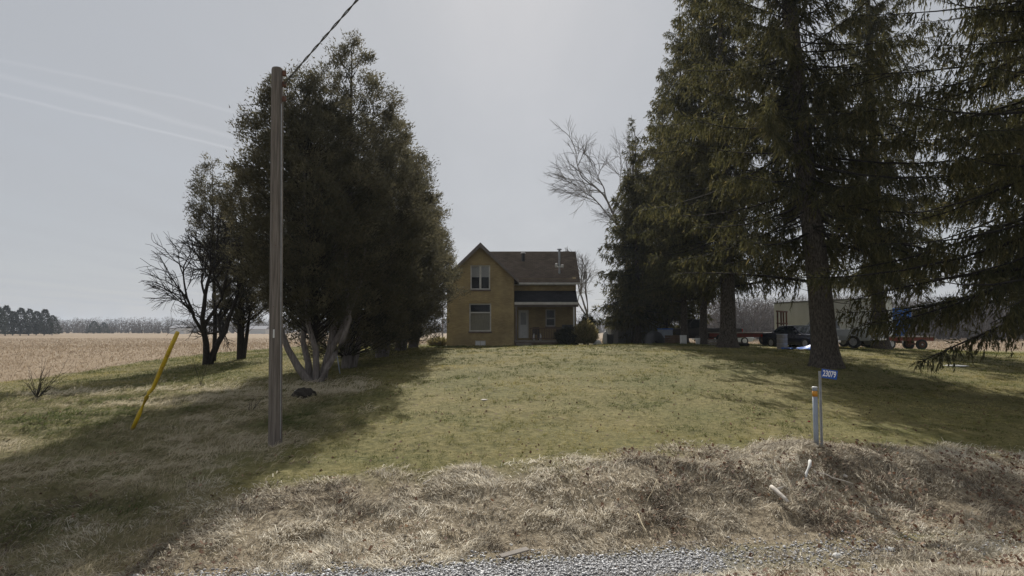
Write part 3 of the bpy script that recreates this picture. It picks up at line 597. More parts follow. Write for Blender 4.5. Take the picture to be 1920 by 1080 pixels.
    for (pp, sc, rz, lab) in (((1320, 646, 43), (.88, .88, .92), 1.1, 'thin-trunked spruce just left of the second large spruce'), ((1284, 644, 46), (.85, .85, .84), 2.7, 'spruce with a slim dark trunk next to the white box'),
                              ((1650, 660, 42), (1.0, 1.0, 1.0), 4.0, 'spruce standing behind the white trailer, its trunk hidden below'), ((2000, 690, 31), (1.1, 1.1, 1.0), 5.2, 'spruce at right behind the drooping boughs of the near one')):
        c = copy_tree(s2); c.location = G(*pp); c.scale = sc; c.rotation_euler = (0, 0, rz); c['label'] = lab
        if pp[0] < 1330:
            for ch in c.children:
                if ch.name.startswith('trunk'): ch.scale = (.62, .62, 1)
    b = G(1196, 646, 50); s3 = spruce(b, 16.0, 3.5, 2.1, .22, 'bushy dark spruce standing over the grey shed', dens=1.0, size=1.9, nb=7, step=.40, droop=.5, group=GR)
    b = G(1190, 646, 53); spruce(b, 18.5, 2.6, 1.2, .22, 'spindly spruce with a sparse pointed top right of the house', dens=.75, size=1.7, nb=4, step=.60, droop=.55, ragged=.4, group=GR)
    c = copy_tree(s3); c.location = G(1250, 645, 54); c.scale = (1.1, 1.1, 1.38); c.rotation_euler = (0, 0, 2); c['label'] = 'tall spruce just right of the bushy one over the shed'
    b = G(1192, 640, 63); bare_tree(b, 27, .27, 5, 'tall bare hardwood rising between the house and the spruces', 6, .46, 'bark_grey', lean=(-.02, 0), trunkfrac=.30, nsub=3, tipr=.008, bias=(-.12, 0), name='hardwood_tree', limb_scale=.715)
    b = G(1118, 640, 60); bare_tree(b, 9.5, .14, 8, 'small bare tree beside the right end of the house', 5, .5, 'bark_grey', trunkfrac=.36, nsub=3, tipr=.010, name='hardwood_tree')
    b = G(1243, 642, 50); bare_tree(b, 5, .08, 12, 'thin bare sapling between the grey shed and the spruce trunks', 4, .6, 'bark_dark', trunkfrac=.4, nsub=2, tipr=.009, name='sapling')
build_trees()
def far_trees():
    # far bare woods: read as one mass
    def wood(name, spots, label, mat, hmin, hmax, ntri, wd, kind='stuff', wide=.32):
        Ts, Rs = [], []
        for (x, y) in spots:
            H = rng.uniform(hmin, hmax); z = gz(x, y); n = ntri
            q = rng.random(n)**.8; rr = H*wide*(1-(q-.55)**2*2.2)*np.sqrt(rng.random(n)); a = rng.random(n)*6.28
            P = np.stack([x+np.cos(a)*rr, y+np.sin(a)*rr, z+H*q*.92], 1); dv = np.stack([np.cos(a)*.5, np.sin(a)*.5, np.full(n, 1.0)], 1)+rng.normal(0, .4, (n, 3))
            T = needles(P, dv, rng.uniform(.08, .2, n)*H*(1-.5*q), wd*rng.uniform(.5, 1.4, n)*(1.3-q)); tk = needles(np.array([[x, y, z-.2]]), np.array([[0, 0, 1.]]), np.array([H*.55]), np.array([wd*2.5]))
            Ts += [T, tk]; Rs += [np.clip(rng.normal(.5, .2)+rng.normal(0, .15, n), 0, 1), np.array([.3])]
        T = np.concatenate(Ts); o = tri_obj(name, T, np.concatenate(Rs), M[mat], None); tag(o, label, 'woods', kind=kind)
    sp = []
    for px in np.arange(60, 860, 5.5):
        for k in range(2): D = rng.uniform(430, 560); sp.append((at(px+rng.uniform(-4, 4), 620, D)[0], D))
    wood('far_bare_wood', sp, 'grey bare woodland along the horizon behind the left field', 'farwood', 8, 12.5, 150, .55)
    sp = []
    for px in np.arange(1335, 2040, 9):
        for k in range(3): D = rng.uniform(150, 205); sp.append((at(px+rng.uniform(-8, 8), 620, D)[0], D))
    wood('bare_wood', sp, 'tall grey bare woodland behind the parked vehicles and right meadow', 'farwood', 8.5, 13, 420, .20)
    sp = [(at(px+rng.uniform(-4, 4), 620, D)[0], D) for px in np.arange(1090, 1420, 5) for D in rng.uniform(430, 640, 3)]
    wood('hill_wood', sp, 'hazy wooded rise on the horizon seen between the spruce trunks', 'farwood', 12, 21, 70, .5)
    # pines at the far left, each a tree
    def pine(px, D, H, Rr, lab):
        p = at(px, 620, D); z = gz(p[0], D); root = empty('pine_tree', (p[0], D, z), label=lab, cat='tree', group='far pines at the left horizon')
        MB().tube([(0, 0, -.3), (0, 0, H*.9)], [H*.02, .05], 6).build('trunk', M['bark_dark'], root)
        n = 1500; q = rng.random(n)**1.1; rr = Rr*(1-q**1.6)**.7*np.where(rng.random(n) < .7, rng.uniform(.7, 1.1, n), rng.random(n)); a = rng.random(n)*6.28; rr *= .8+.4*vnoise(a*2+px, q*7)
        P = np.stack([np.cos(a)*rr, np.sin(a)*rr, H*(.06+.94*q)], 1); dv = np.stack([np.cos(a), np.sin(a), rng.uniform(-.3, .9, n)], 1)
        tri_obj('crown', needles(P, dv, rng.uniform(.5, 1.3, n)*H/14, rng.uniform(.3, .8, n)*H/14), rng.random(n), M['farpine'], root)['kind'] = 'stuff'
    names = ['leftmost', 'second', 'third', 'fourth', 'fifth', 'sixth', 'seventh', 'rightmost']
    for i, (px, D, H) in enumerate(((-6, 260, 11.5), (10, 270, 12.0), (24, 285, 10.2), (38, 275, 11.2), (54, 280, 11.0), (68, 290, 10.4), (83, 285, 11), (98, 290, 8.6))):
        pine(px, D, H, 3.1, f'{names[i]} dark pine of the clump on the far left horizon')
    pine(176, 400, 7.5, 3.4, 'left one of two low dark pines standing alone in the far field'); pine(194, 405, 6.8, 3.2, 'right one of two low dark pines standing alone in the far field')
    # far white farm building
    def barn(px0, px1, D, h, lab):
        x0 = at(px0, 620, D)[0]; x1 = at(px1, 620, D)[0]; z = gz((x0+x1)/2, D); o = empty('farm_building', ((x0+x1)/2, D, z), label=lab, cat='building'); w = (x1-x0)/2
        MB().box(-w, w, 0, 9, -.3, h).build('wall', M['white'], o); MB().add([(-w-.3, -.4, h), (w+.3, -.4, h), (w+.3, 9.4, h), (-w-.3, 9.4, h), (-w-.3, 4.5, h+2), (w+.3, 4.5, h+2)], [(0, 1, 5, 4), (2, 3, 4, 5), (0, 4, 3), (1, 2, 5)]).build('roof', M['shedlight'], o)
    barn(318, 345, 395, 3.2, 'far white farm building on the horizon behind the fruit tree'); barn(466, 498, 400, 2.8, 'far white farm building on the horizon right of the evergreen trunk')
far_trees()

# ------------------------------------------------------------------ farmhouse
def build_house():
    D = 48.0
    X = lambda px, d=D: float(at(px, 540, d)[0]); Z = lambda py, d=D: float(at(960, py, d)[2])
    zg = Z(650)-.25; O = (X(900), D, zg)
    H = empty('farmhouse', O, label='two-storey yellow brick farmhouse with front gable and dark porch roof', cat='house')
    xl, xr = X(838), X(964); xc = (xl+xr)/2; ze = Z(517); zr = 8.75; xb = X(1080, 49.8); yb = 49.8; yend = 56.4
    def wall(mb, x0, x1, z0, z1, holes, y, th=.25):
        holes = [(a, b, max(c, z0), min(d, z1)) for a, b, c, d in holes]
        xs = sorted({x0, x1, *[h[0] for h in holes], *[h[1] for h in holes]}); zs = sorted({z0, z1, *[h[2] for h in holes], *[h[3] for h in holes]})
        for a, b in zip(xs, xs[1:]):
            for c, d in zip(zs, zs[1:]):
                m = ((a+b)/2, (c+d)/2)
                if any(h[0] < m[0] < h[1] and h[2] < m[1] < h[3] for h in holes): continue
                mb.box(a, b, y, y+th, c, d)
    up = (X(882), X(919), Z(543), Z(497)); lo = (X(880), X(921), Z(621.5), Z(569)); bs = (X(891), X(911), Z(648), Z(638.5))
    mb = MB(); wall(mb, xl, xr, zg-.5, ze, [up, lo, bs], D)
    sl = 1.0; 
    # gable triangle split round the upper window
    if up[3] > ze:
        pass
    def gz_(x): return ze+(xc-xl-abs(x-xc))*(zr-.28-ze)/(xc-xl)
    mb2 = mb
    zu = up[3]
    # pieces above the eave: left, right and above the window
    def poly(pts): mb2.prism(pts, D, D+.25)
    if zu > ze:
        # rebuild the lower wall so the window hole is cut through both pieces
        poly([(xl, ze), (up[0], ze), (up[0], gz_(up[0]))]); poly([(up[1], ze), (xr, ze), (up[1], gz_(up[1]))])
        poly([(up[0], zu), (up[1], zu), (up[1], gz_(up[1])), (xc, gz_(xc)), (up[0], gz_(up[0]))])
    else: poly([(xl, ze), (xr, ze), (xc, gz_(xc))])
    mb.box(xl, xl+.25, D+.25, yend, zg-.5, ze); mb.box(xr-.25, xr, D+.25, yend, zg-.5, ze); mb.box(xl+.25, xr-.25, yend-.25, yend, zg-.5, ze); mb.prism([(xl, ze), (xr, ze), (xc, gz_(xc))], yend-.25, yend)
    mb.build('wall', M['brick'], H, off=O)
    # side wing walls
    zeB = Z(522, 49.5); dr = (X(972, yb), X(991, yb), Z(634, yb), Z(581, yb)); pw = (X(1023, yb), X(1041, yb), Z(612, yb), Z(580, yb))
    mb = MB(); wall(mb, xr+.003, xb, zg-.5, zeB, [dr, pw], yb); mb.box(xb-.25, xb, yb+.25, 56.2, zg-.5, zeB); mb.box(xr+.003, xb-.25, 55.95, 56.2, zg-.5, zeB)
    yr = 53.0; mb.add([(xb, yb, zeB), (xb, 56.2, zeB), (xb, yr, zr-.3), (xb-.25, yb, zeB), (xb-.25, 56.2, zeB), (xb-.25, yr, zr-.3)], [(0, 1, 2), (5, 4, 3), (0, 2, 5, 3), (1, 4, 5, 2)])
    mb.build('wall', M['brick'], H, off=O)
    # foundation skirt
    MB().box(xl-.05, xr+.05, D-.05, D-.004, zg-.6, Z(649)).build('foundation', M['concrete'], H, off=O)
    # roofs: thick slabs
    t = .16
    def slab(a, b, c, d, n): return [a, b, c, d]+[tuple(np.array(p)-np.array(n)*t) for p in (a, b, c, d)], [(0, 1, 2, 3), (7, 6, 5, 4), (0, 4, 5, 1), (1, 5, 6, 2), (2, 6, 7, 3), (3, 7, 4, 0)]
    ov = .34; yo = D-.42; dxx = (xc-xl); k = (zr-ze)/dxx
    ra = MB()
    for s in (-1, 1):
        n = np.array([s*k, 0, 1]); n /= np.linalg.norm(n); e = xc+s*(dxx+ov); zE = zr-(dxx+ov)*k
        V, Fc = slab((xc, yo, zr), (e, yo, zE), (e, yend+.3, zE), (xc, yend+.3, zr), n)
        if s > 0: Fc = [q[::-1] for q in Fc]
        ra.add(V, Fc)
    ro = ra.build('roof', M['roofA'], H, off=O)
    # barge boards and soffit of the gable
    for s in (-1, 1):
        e = xc+s*(dxx+ov); zE = zr-(dxx+ov)*k; m = MB(); h = .24
        m.add([(xc, yo-.03, zr-.01), (e, yo-.03, zE-.01), (e, yo-.03, zE-h), (xc, yo-.03, zr-h*1.35), (xc, yo+.02, zr-.01), (e, yo+.02, zE-.01), (e, yo+.02, zE-h), (xc, yo+.02, zr-h*1.35)],
              [(0, 1, 2, 3), (7, 6, 5, 4), (0, 4, 5, 1), (1, 5, 6, 2), (2, 6, 7, 3), (3, 7, 4, 0)]); m.build('barge_board', M['fasciabrown'], ro, off=O)
    kb = (zr-zeB)/(yr-yb); rb = MB(); ovb = .38; xe = xb+.30; x0 = xc
    for s in (-1, 1):
        n = np.array([0, s*kb, 1]); n /= np.linalg.norm(n); e = yr+s*(yr-yb+ovb); zE = zr-.02-(yr-yb+ovb)*kb
        V, Fc = slab((x0, yr, zr-.02), (x0, e, zE), (xe, e, zE), (xe, yr, zr-.02), n)
        if s < 0: pass
        else: Fc = [q[::-1] for q in Fc]
        rb.add(V, Fc)
    rB = rb.build('roof', M['roofB'], H, off=O)
    zE = zr-.02-(yr-yb+ovb)*kb; yE = yb-ovb
    MB().box(xr+.35, xe, yE-.10, yE-.003, zE-.15, zE-.01).build('gutter', M['trim'], rB, off=O)
    MB().box(xr+.01, xb, yE, yb-.003, zE-.19, zE-.16).build('soffit', M['trim'], rB, off=O)
    # roof vent and stove pipe
    def onroof(px, py):
        best = None
        for y in np.arange(49.5, 53, .02):
            z = zr-.02-(yr-y)*kb
            if abs(at(px, py, y)[2]-z) < .03: best = (float(at(px, py, y)[0]), y, z)
        return best or (X(px, 52), 52, zr-.02-(yr-52)*kb)
    p = onroof(981, 489); m = MB(); m.cyl((p[0], p[1], p[2]-.1), (p[0], p[1], p[2]+.55), .13, 10); v = m.build('roof_vent', M['black'], rB, off=O)
    MB().cyl((p[0], p[1], p[2]+.55), (p[0], p[1], p[2]+.68), .22, 10, .14).build('vent_cap', M['trim'], v, off=O)
    p = onroof(1049, 512); m = MB(); m.cyl((p[0], p[1], p[2]-.1), (p[0], p[1], p[2]+1.75), .085, 10); v = m.build('stove_pipe', M['steel'], rB, off=O)
    MB().cyl((p[0], p[1], p[2]+1.75), (p[0], p[1], p[2]+1.83), .19, 10, .15).build('pipe_cap', M['steel'], v, off=O)
    MB().box(p[0]-.33, p[0]-.14, p[1]-.1, p[1]+.1, p[2]+.42, p[2]+.72).box(p[0]+.12, p[0]+.32, p[1]-.1, p[1]+.1, p[2]+.38, p[2]+.62).box(p[0]-.14, p[0]+.12, p[1]-.12, p[1]+.12, p[2]+.40, p[2]+.46).build('pipe_bracket', M['trim'], v, off=O, bevel=.03)
    # windows
    def arch(x0, x1, z0, rise, n=8): return [(x0+(x1-x0)*i/n, z0+rise*(1-(2*i/n-1)**2)) for i in range(n+1)]
    def window(h, y, twin=False, transom=None, rise=.07, curtain=None, wd=.075):
        x0, x1, z0, z1 = h; fr = MB(); q = y+.06
        fr.box(x0, x0+wd, q, q+.1, z0, z1); fr.box(x1-wd, x1, q, q+.1, z0, z1); fr.box(x0+wd, x1-wd, q+.002, q+.098, z0, z0+wd)
        fr.prism([(x0+wd, z1-wd), *[(a, b) for a, b in arch(x0+wd, x1-wd, z1, .0)][::-1][::-1], (x1-wd, z1-wd)][::-1], q+.002, q+.098)
        if twin: fr.box((x0+x1)/2-.07, (x0+x1)/2+.07, q+.004, q+.096, z0+wd, z1-wd)
        if transom: fr.box(x0+wd, x1-wd, q+.004, q+.096, transom-.045, transom+.045)
        w = fr.build('window', M['trim'], H, off=O)
        cuts = [(x0+wd, (x0+x1)/2-.07), ((x0+x1)/2+.07, x1-wd)] if twin else [(x0+wd, x1-wd)]
        rows = [(z0+wd, transom-.045), (transom+.045, z1-wd)] if transom else [(z0+wd, z1-wd)]
        if twin: zm = (z0+z1)/2+.02; rows = [(z0+wd, zm), (zm, z1-wd)]
        for (a, b) in cuts:
            for i, (c, d) in enumerate(rows): MB().box(a, b, q+.05, q+.06, c, d).build('pane', M['glass'], w, off=O)
        MB().box(x0, x1, y+.45, y+.47, z0, z1).build('unlit_room_panel', M['dark'], w, off=O)  # dark sheet behind the glass, painted as the unlit room
        MB().box(x0-.06, x1+.06, y-.06, y+.055, z0-.10, z0-.003).build('sill', M['sill'], w, off=O)
        a = arch(x0-.02, x1+.02, z1+.003, rise); MB().prism([*a, *[(c, d+.13) for c, d in a[::-1]]][::-1], y-.012, y+.05).build('lintel', M['brick'], w, off=O)
        if curtain == 'blind': MB().box(x0+wd, x1-wd, q+.068, q+.075, (z0+z1)/2+.02, z1-wd).build('blind', M['blind'], w, off=O)
        if curtain == 'curtain': MB().box(x0+wd, x1-wd, q+.068, q+.075, z0+wd, transom-.045).build('curtain', M['curtain'], w, off=O)
        return w
    window(up, D, twin=True, curtain='blind', wd=.09); window(lo, D, transom=Z(586), rise=.1, curtain='curtain', wd=.09); window(pw, yb, rise=.06, transom=Z(597, yb), wd=.07)
    w = MB().box(bs[0], bs[1], D+.05, D+.12, bs[2], bs[3]).build('basement_window', M['trim'], H, off=O)
    for i in range(2):
        a = bs[0]+.05+i*(bs[1]-bs[0]-.05)/2; MB().box(a, a+(bs[1]-bs[0])/2-.09, D+.04, D+.045, bs[2]+.05, bs[3]-.05).build('pane', M['blind'], w, off=O)
    # door
    x0, x1, z0, z1 = dr; m = MB(); m.box(x0, x0+.08, yb+.03, yb+.15, z0, z1); m.box(x1-.08, x1, yb+.03, yb+.15, z0, z1); m.box(x0+.08, x1-.08, yb+.032, yb+.148, z1-.08, z1); m.build('door_frame', M['trim'], H, off=O)
    d = MB().box(x0+.085, x1-.085, yb+.07, yb+.12, z0, z1-.085).build('door', M['white'], H, off=O)
    MB().box(x0+.17, x1-.17, yb+.062, yb+.068, z0+1.0, z1-.2).build('pane', M['glass'], d, off=O); MB().cyl((x1-.15, yb+.02, z0+.9), (x1-.15, yb+.07, z0+.9), .03, 8).build('handle', M['steel'], d, off=O)
    # porch
    zp = Z(638, 48.4); yf = 47.95
    pd = MB()
    pd.box(xr+.03, xb+.05, yf+.1, yb-.004, zp-.14, zp); P = pd.build('porch_deck', M['wood_grey'], H, off=O)
    MB().box(xr+.06, xb+.02, yf+.16, yf+.22, zg-.4, zp-.142).build('skirting', M['wood_brown'], P, off=O)
    for i in range(2): MB().box(X(968), X(996), yf-.25*(2-i)+.09, yf-.25*(1-i)+.088, zg-.3, zp-.20*(2-i)).build('step', M['wood_grey'], P, off=O)
    # porch roof
    zt = Z(545, yb); zf = Z(566, yf); xpr = X(1083, yf); m = MB()
    V = [(xr+.02, yf-.1, zf), (xpr, yf-.1, zf), (xb+.0, yb-.004, zt), (xr+.02, yb-.004, zt)]
    m.add(V+[(a, b, c-.14) for a, b, c in V], [(0, 1, 2, 3), (7, 6, 5, 4), (0, 4, 5, 1), (1, 5, 6, 2), (2, 6, 7, 3), (3, 7, 4, 0)]); pr = m.build('porch_roof', M['porchroof'], H, off=O)
    MB().box(xr+.02, xpr+.01, yf-.16, yf-.103, zf-.20, zf-.02).build('gutter', M['trim'], pr, off=O)
    MB().box(xr+.03, xb, yf+.05, yf+.17, zf-.36, zf-.145).build('beam', M['fasciabrown'], pr, off=O)
    for px, w, mt in ((1076, .055, 'white'), (968, .05, 'fasciabrown')):
        x = X(px, yf); MB().box(x-w, x+w, yf+.06, yf+.16, zp, zf-.362).build('porch_post', M[mt], H, off=O, bevel=.01)
    ra = MB().box(X(993, yf), X(1073, yf), yf+.07, yf+.14, zp+.82, zp+.90).box(X(993, yf), X(1073, yf), yf+.075, yf+.135, zp+.10, zp+.16).build('railing', M['wood_brown'], H, off=O)
    for x in np.arange(X(994, yf), X(1073, yf), .17): MB().box(x-.02, x+.02, yf+.085, yf+.125, zp+.162, zp+.818).build('spindle', M['wood_brown'], ra, off=O)
    return X, Z, zp, yf, zg
HX, HZ, ZP, YF, ZG = build_house()

# ------------------------------------------------------------------ roadside things
def build_roadside():
    # utility pole
    b = at(516, 836, 14.5); t = at(520, 128, 14.5); zb = gz(b[0], b[1]); O = (b[0], b[1], zb)
    U = empty('utility_pole', O, label='weathered grey wooden utility pole on the rough verge', cat='pole')
    P = lambda q: np.array(b)+(np.array(t)-np.array(b))*q
    zs = [-.06, 0, .1, .3, .5, .7, .9, .995, 1.0]
    MB().tube([P(q) for q in zs], [.155, .148, .144, .139, .135, .131, .127, .125, .11], 16).build('post', M['pole'], U, smooth=True, off=O)
    for q in (.985, .955, .915):
        p = P(q); m = MB(); m.cyl(p+[.10, -.02, 0], p+[.20, -.02, 0], .022, 8); m.cyl(p+[.165, -.02, -.05], p+[.165, -.02, .05], .045, 10); m.build('insulator', M['rust'], U, smooth=False, off=O)
    MB().tube([P(q)+np.array([.118+.022*(1-q), -.075, 0]) for q in (.02, .2, .4, .6, .8, .9)], .008, 6).build('ground_wire', M['steel'], U, off=O)
    p = P(.29); MB().box(p[0]-.012, p[0]+.022, p[1]-.147, p[1]-.135, p[2]-.09, p[2]+.09).build('tag', M['white'], U, off=O)
    for k, q in enumerate((.06, .13, .22, .36, .52, .61)):
        p = P(q); a = .3*math.sin(k*2.1); MB().cyl(p+[a*.13, -.13, 0], p+[a*.14, -.155, 0], .008, 6).build('nail', M['rust'], U, off=O)
    # overhead cable, two twisted strands to the next pole over the road
    a = P(.955)+np.array([.17, -.05, 0]); c = at(668, 0, 11.0); d = (c-a); e = a+d*6.0; e[2] = a[2]+.4
    n = 260; pts = [[], []]
    for i in range(n+1):
        q = i/n; base = a+(e-a)*q; base[2] = a[2]+(c[2]-a[2])*q*6+(e[2]-a[2]-(c[2]-a[2])*6)*q*q
        for k in range(2):
            an = i*.55+k*math.pi; pts[k].append(base+np.array([math.cos(an)*.014, 0, math.sin(an)*.014]))
    C = empty('overhead_cable', tuple(a), label='twisted overhead service cable running from the pole top out of view', cat='cable')
    for k in range(2): MB().tube(pts[k], .011, 5).build('strand', M['wire'], C, off=tuple(a))
    # yellow guy guard
    g = [(248, 806, 16), (262, 774, 15.95), (275, 745, 15.9), (279, 736, 15.9), (287, 728, 15.9), (300, 697, 15.8), (318, 656, 15.65), (333, 623, 15.5)]
    pp = [at(*q) for q in g]; O = tuple(pp[0]); Y = empty('guy_guard', O, label='bent bright yellow plastic guy-wire guard leaning right', cat='guard')
    MB().tube(pp, [.048, .05, .05, .042, .044, .05, .05, .048], 10).build('guard', M['yellow'], Y, smooth=True, off=O)
    q0 = pp[0]; zz = gz(q0[0]-.1, q0[1]); MB().tube([(q0[0]-.2, q0[1]+.05, zz-.15), (q0[0]-.05, q0[1], q0[2]-.05), tuple(pp[1])], .012, 6).build('anchor_rod', M['rust'], Y, off=O)
    # house number sign
    O = (SIGN[0], SIGN[1], gz(SIGN[0], SIGN[1])); S = empty('house_number_sign', O, label='blue house number sign 23079 on a thin steel post', cat='sign')
    tp = at(1541, 696, 13.2)
    m = MB()      # U-channel post
    for dx0, dx1, dy0, dy1 in ((-.018, .018, .010, .014), (-.018, -.014, -.008, .010), (.014, .018, -.008, .010), (-.026, -.018, -.008, -.004), (.018, .026, -.008, -.004)): m.box(dx0, dx1, dy0, dy1, -.25, tp[2]-O[2])
    m.build('post', M['steel'], S)
    c = at(1554, 701.5, 13.2)-np.array(O); pan = MB().box(-.15, .15, -.004, .004, -.088, .088).build('panel', M['blue'], S, bevel=.012); pan.location = (c[0], c[1]-.02, c[2]); pan.rotation_euler = (0, R(8), R(-8))
    cu = bpy.data.curves.new('num', 'FONT'); cu.body = '23079'; cu.size = .155; cu.align_x = 'CENTER'; cu.align_y = 'CENTER'; cu.extrude = .0015; cu.offset = .0035
    to = bpy.data.objects.new('num', cu); COL.objects.link(to); bpy.context.view_layer.update()
    me = bpy.data.meshes.new_from_object(to.evaluated_get(bpy.context.evaluated_depsgraph_get())); bpy.data.objects.remove(to)
    me.materials.clear(); sx = .245/max(1e-6, max(v.co.x for v in me.vertices)-min(v.co.x for v in me.vertices))
    for v in me.vertices: v.co = (v.co.x*sx, v.co.y*1.05, v.co.z)
    le = link('lettering', me, M['whiteletter'], pan); le.location = (0, -.0065, 0); le.rotation_euler = (R(90), 0, 0)
    for z in (-.06, .06): MB().cyl((-.125, -.008, z), (-.125, -.004, z), .008, 8).build('bolt', M['steel'], pan)
    # grey marker post
    b = at(1530, 813, 13.25); tp = at(1527.5, 726, 13.25); O = (b[0], b[1], gz(b[0], b[1])); K = empty('marker_post', O, label='grey round marker post with orange band and white cap beside the number sign', cat='post')
    q = np.array(tp)-np.array(b); L_ = np.linalg.norm(q); d = q/L_; f = lambda s: tuple(np.array((0, 0, b[2]-O[2]))+d*s)
    MB().tube([f(-.3), f(0), f(L_*.80)], .047, 14).build('tube', M['greypost'], K, smooth=True); MB().tube([f(L_*.80), f(L_*.92)], .0485, 14).build('band', M['orange'], K, smooth=True)
    MB().tube([f(L_*.92), f(L_*.985)], .0475, 14).build('collar', M['greypost'], K, smooth=True); MB().tube([f(L_*.985), f(L_), f(L_+.012)], [.055, .055, .04], 14).build('cap', M['white'], K, smooth=True)
    # --- litter and branches on the bank
    def ground_at(px, py, D0=8, D1=16):
        best = None
        for D in np.arange(D0, D1, .03):
            p = at(px, py, D)
            if p[2] <= gz(p[0], p[1]): return (p[0], p[1], gz(p[0], p[1]))
        return tuple(p)
    def stick(name, a, b, r, mat, lab, cat, lift=.10, bend=.03, n=5, fork=None):
        A = np.array(ground_at(*a))+[0, 0, lift]; B = np.array(ground_at(*b))+[0, 0, lift]; O = tuple(A); g = np.random.default_rng(int(a[0]))
        pts = [A+(B-A)*i/(n-1)+g.normal(0, bend, 3)*(0 < i < n-1)*[1, 1, .3] for i in range(n)]
        m = MB().tube(pts, [r*(1-.35*i/(n-1))*(1+.15*g.normal()) for i in range(n)], 7)
        o = m.build(name, mat, None, smooth=True, off=O); o.location = O; tag(o, lab, cat)
        if fork: MB().tube([pts[1]-A, np.array(pts[1])-A+np.array(fork)], [r*.7, r*.35], 6).build('side_branch', mat, o)
        return o
    stick('broken_branch', (1446, 929), (1478, 957), .042, M['bone'], 'short thick bleached branch stub lying on the bank, lower left of the white stick', 'branch', .13, .01, fork=(.14, .02, .05))
    stick('white_stick', (1519, 878), (1512, 909), .026, M['stone'], 'short bright white stick on the bank below the number sign', 'stick', .13, .015)
    stick('curved_vine', (1526, 896), (1600, 920), .011, M['bone'], 'thin pale curved stem on the bank right of the white stick', 'stem', .12, .05, 8)
    stick('dry_stalk', (1196, 985), (1214, 1024), .012, M['straw'], 'straight pale dry stalk lying just above the ditch', 'stalk', .16, .01)
    stick('dry_stalk', (1232, 924), (1212, 972), .008, M['straw'], 'thin pale dry stalk standing upslope of the straight one', 'stalk', .20, .01)
    stick('grey_twig', (793, 925), (806, 918), .012, M['bone'], 'small grey twig half buried in dry grass left of centre', 'twig', .16, .01)
    # plank at the edge of the ditch
    A = np.array(ground_at(938, 1052)); B = np.array(ground_at(990, 1040)); dv = (B-A)[:2]; o = MB().box(0, float(np.linalg.norm(dv)), -.05, .05, 0, .022).build('plank', M['wood_grey'], None, bevel=.004); o.location = tuple(A+[0, 0, .05]); o.rotation_euler = (R(8), R(-5), math.atan2(dv[1], dv[0])); tag(o, 'narrow weathered plank lying at the edge of the ditch gravel', 'plank')
    def rock(px, py, s, mat, lab, cat, name='stone', D0=8, D1=16, seed=1, sq=.6):
        g = np.random.default_rng(seed); p = ground_at(px, py, D0, D1); V, Fc = [], []; n, m_ = 10, 6
        for i in range(m_+1):
            for k in range(n):
                th = math.pi*i/m_; ph = 2*math.pi*k/n; rr = s*(1+.28*(g.random()-.5)); V.append((rr*math.sin(th)*math.cos(ph), rr*math.sin(th)*math.sin(ph), rr*sq*math.cos(th)))
        for i in range(m_):
            for k in range(n): Fc.append((i*n+k, (i+1)*n+k, (i+1)*n+(k+1) % n, i*n+(k+1) % n))
        o = MB().add(V, Fc).build(name, mat, None, smooth=False); o.location = (p[0], p[1], p[2]+s*sq*.35); tag(o, lab, cat); return o
    rock(1571, 1046, .075, M['stone'], 'largest white stone in the ditch on the right', 'stone', seed=2); rock(1672, 1032, .052, M['stone'], 'smaller white stone in the ditch, right of the largest', 'stone', seed=3)
    rock(958, 1024, .035, M['stone'], 'small white stone at the foot of the bank above the plank', 'stone', seed=4); rock(482, 1072, .05, M['stone'], 'white stone at the left end of the ditch gravel', 'stone', seed=5)
    rock(1585, 897, .05, M['bone'], 'pale clod on the bank right of the white stick', 'clod', seed=9)
    rock(571, 745, .36, M['bark_dark'], 'low dark stump at the foot of the nearest cedar', 'stump', 'stump', 15, 26, 6, .55); rock(556, 735, .085, M['stone'], 'white stone beside the dark stump', 'stone', D0=15, D1=26, seed=7)
    rock(908, 750, .10, M['bone'], 'pale bare patch stone in the middle of the lawn', 'stone', D0=14, D1=30, seed=8, sq=.2)
    rock(1517, 791, .035, M['redlens'], 'tiny red scrap on the lawn left of the marker post', 'litter', 'scrap', 10, 20, 11)
    o = rock(1790, 686, .55, M['paper'], 'pale flat sheet lying on the sunlit grass far right', 'sheet', 'sheet', 20, 45, 12, .05)
    # leaning stake by the cedar
    p = ground_at(638, 700, 18, 28); tpp = at(631, 660, p[1]); o = MB().tube([(0, 0, -.1), tuple(np.array(tpp)-np.array(p))], .022, 8).build('stake', M['greypost'], None, smooth=True); o.location = p; tag(o, 'thin pale leaning stake beside the cedar trunks', 'stake')
    MB().tube([tuple(np.array(tpp)-np.array(p)-[.12, 0, .02]), tuple(np.array(tpp)-np.array(p)+[.05, 0, .03])], .02, 6).build('crosspiece', M['greypost'], o)
    # leafless shrubs
    def shrub(px, py, D0, D1, h, n, lab, seed, spread=.9, bias=.3, r=.012):
        p = ground_at(px, py, D0, D1); g = np.random.default_rng(seed); root = empty('leafless_shrub', p, label=lab, cat='shrub'); m = MB()
        for i in range(n):
            a = g.random()*6.28; d = np.array([math.cos(a)*spread*g.random()+bias, math.sin(a)*spread*g.random(), 1.0]); d /= np.linalg.norm(d); L_ = h*g.uniform(.5, 1.1); q = [np.zeros(3)-[0, 0, .05]]
            for k in range(5): d = d+g.normal(0, .12, 3); d /= np.linalg.norm(d); q.append(q[-1]+d*L_/5)
            m.tube(q, [r*(1-.8*k/5) for k in range(6)], 4, cap=False)
            for k in (2, 3, 4):
                e = d+g.normal(0, .6, 3); m.tube([q[k], q[k]+e*L_*.25, q[k]+e*L_*.4+[0, 0, .05]], [r*.4, r*.3, r*.15], 3, cap=False)
        m.build('twigs', M['bark_dark'], root)['kind'] = 'stuff'
    shrub(68, 745, 16, 40, 1.1, 16, 'leafless tangled shrub at the edge of the stubble field', 3, 1.3, .35, .016)
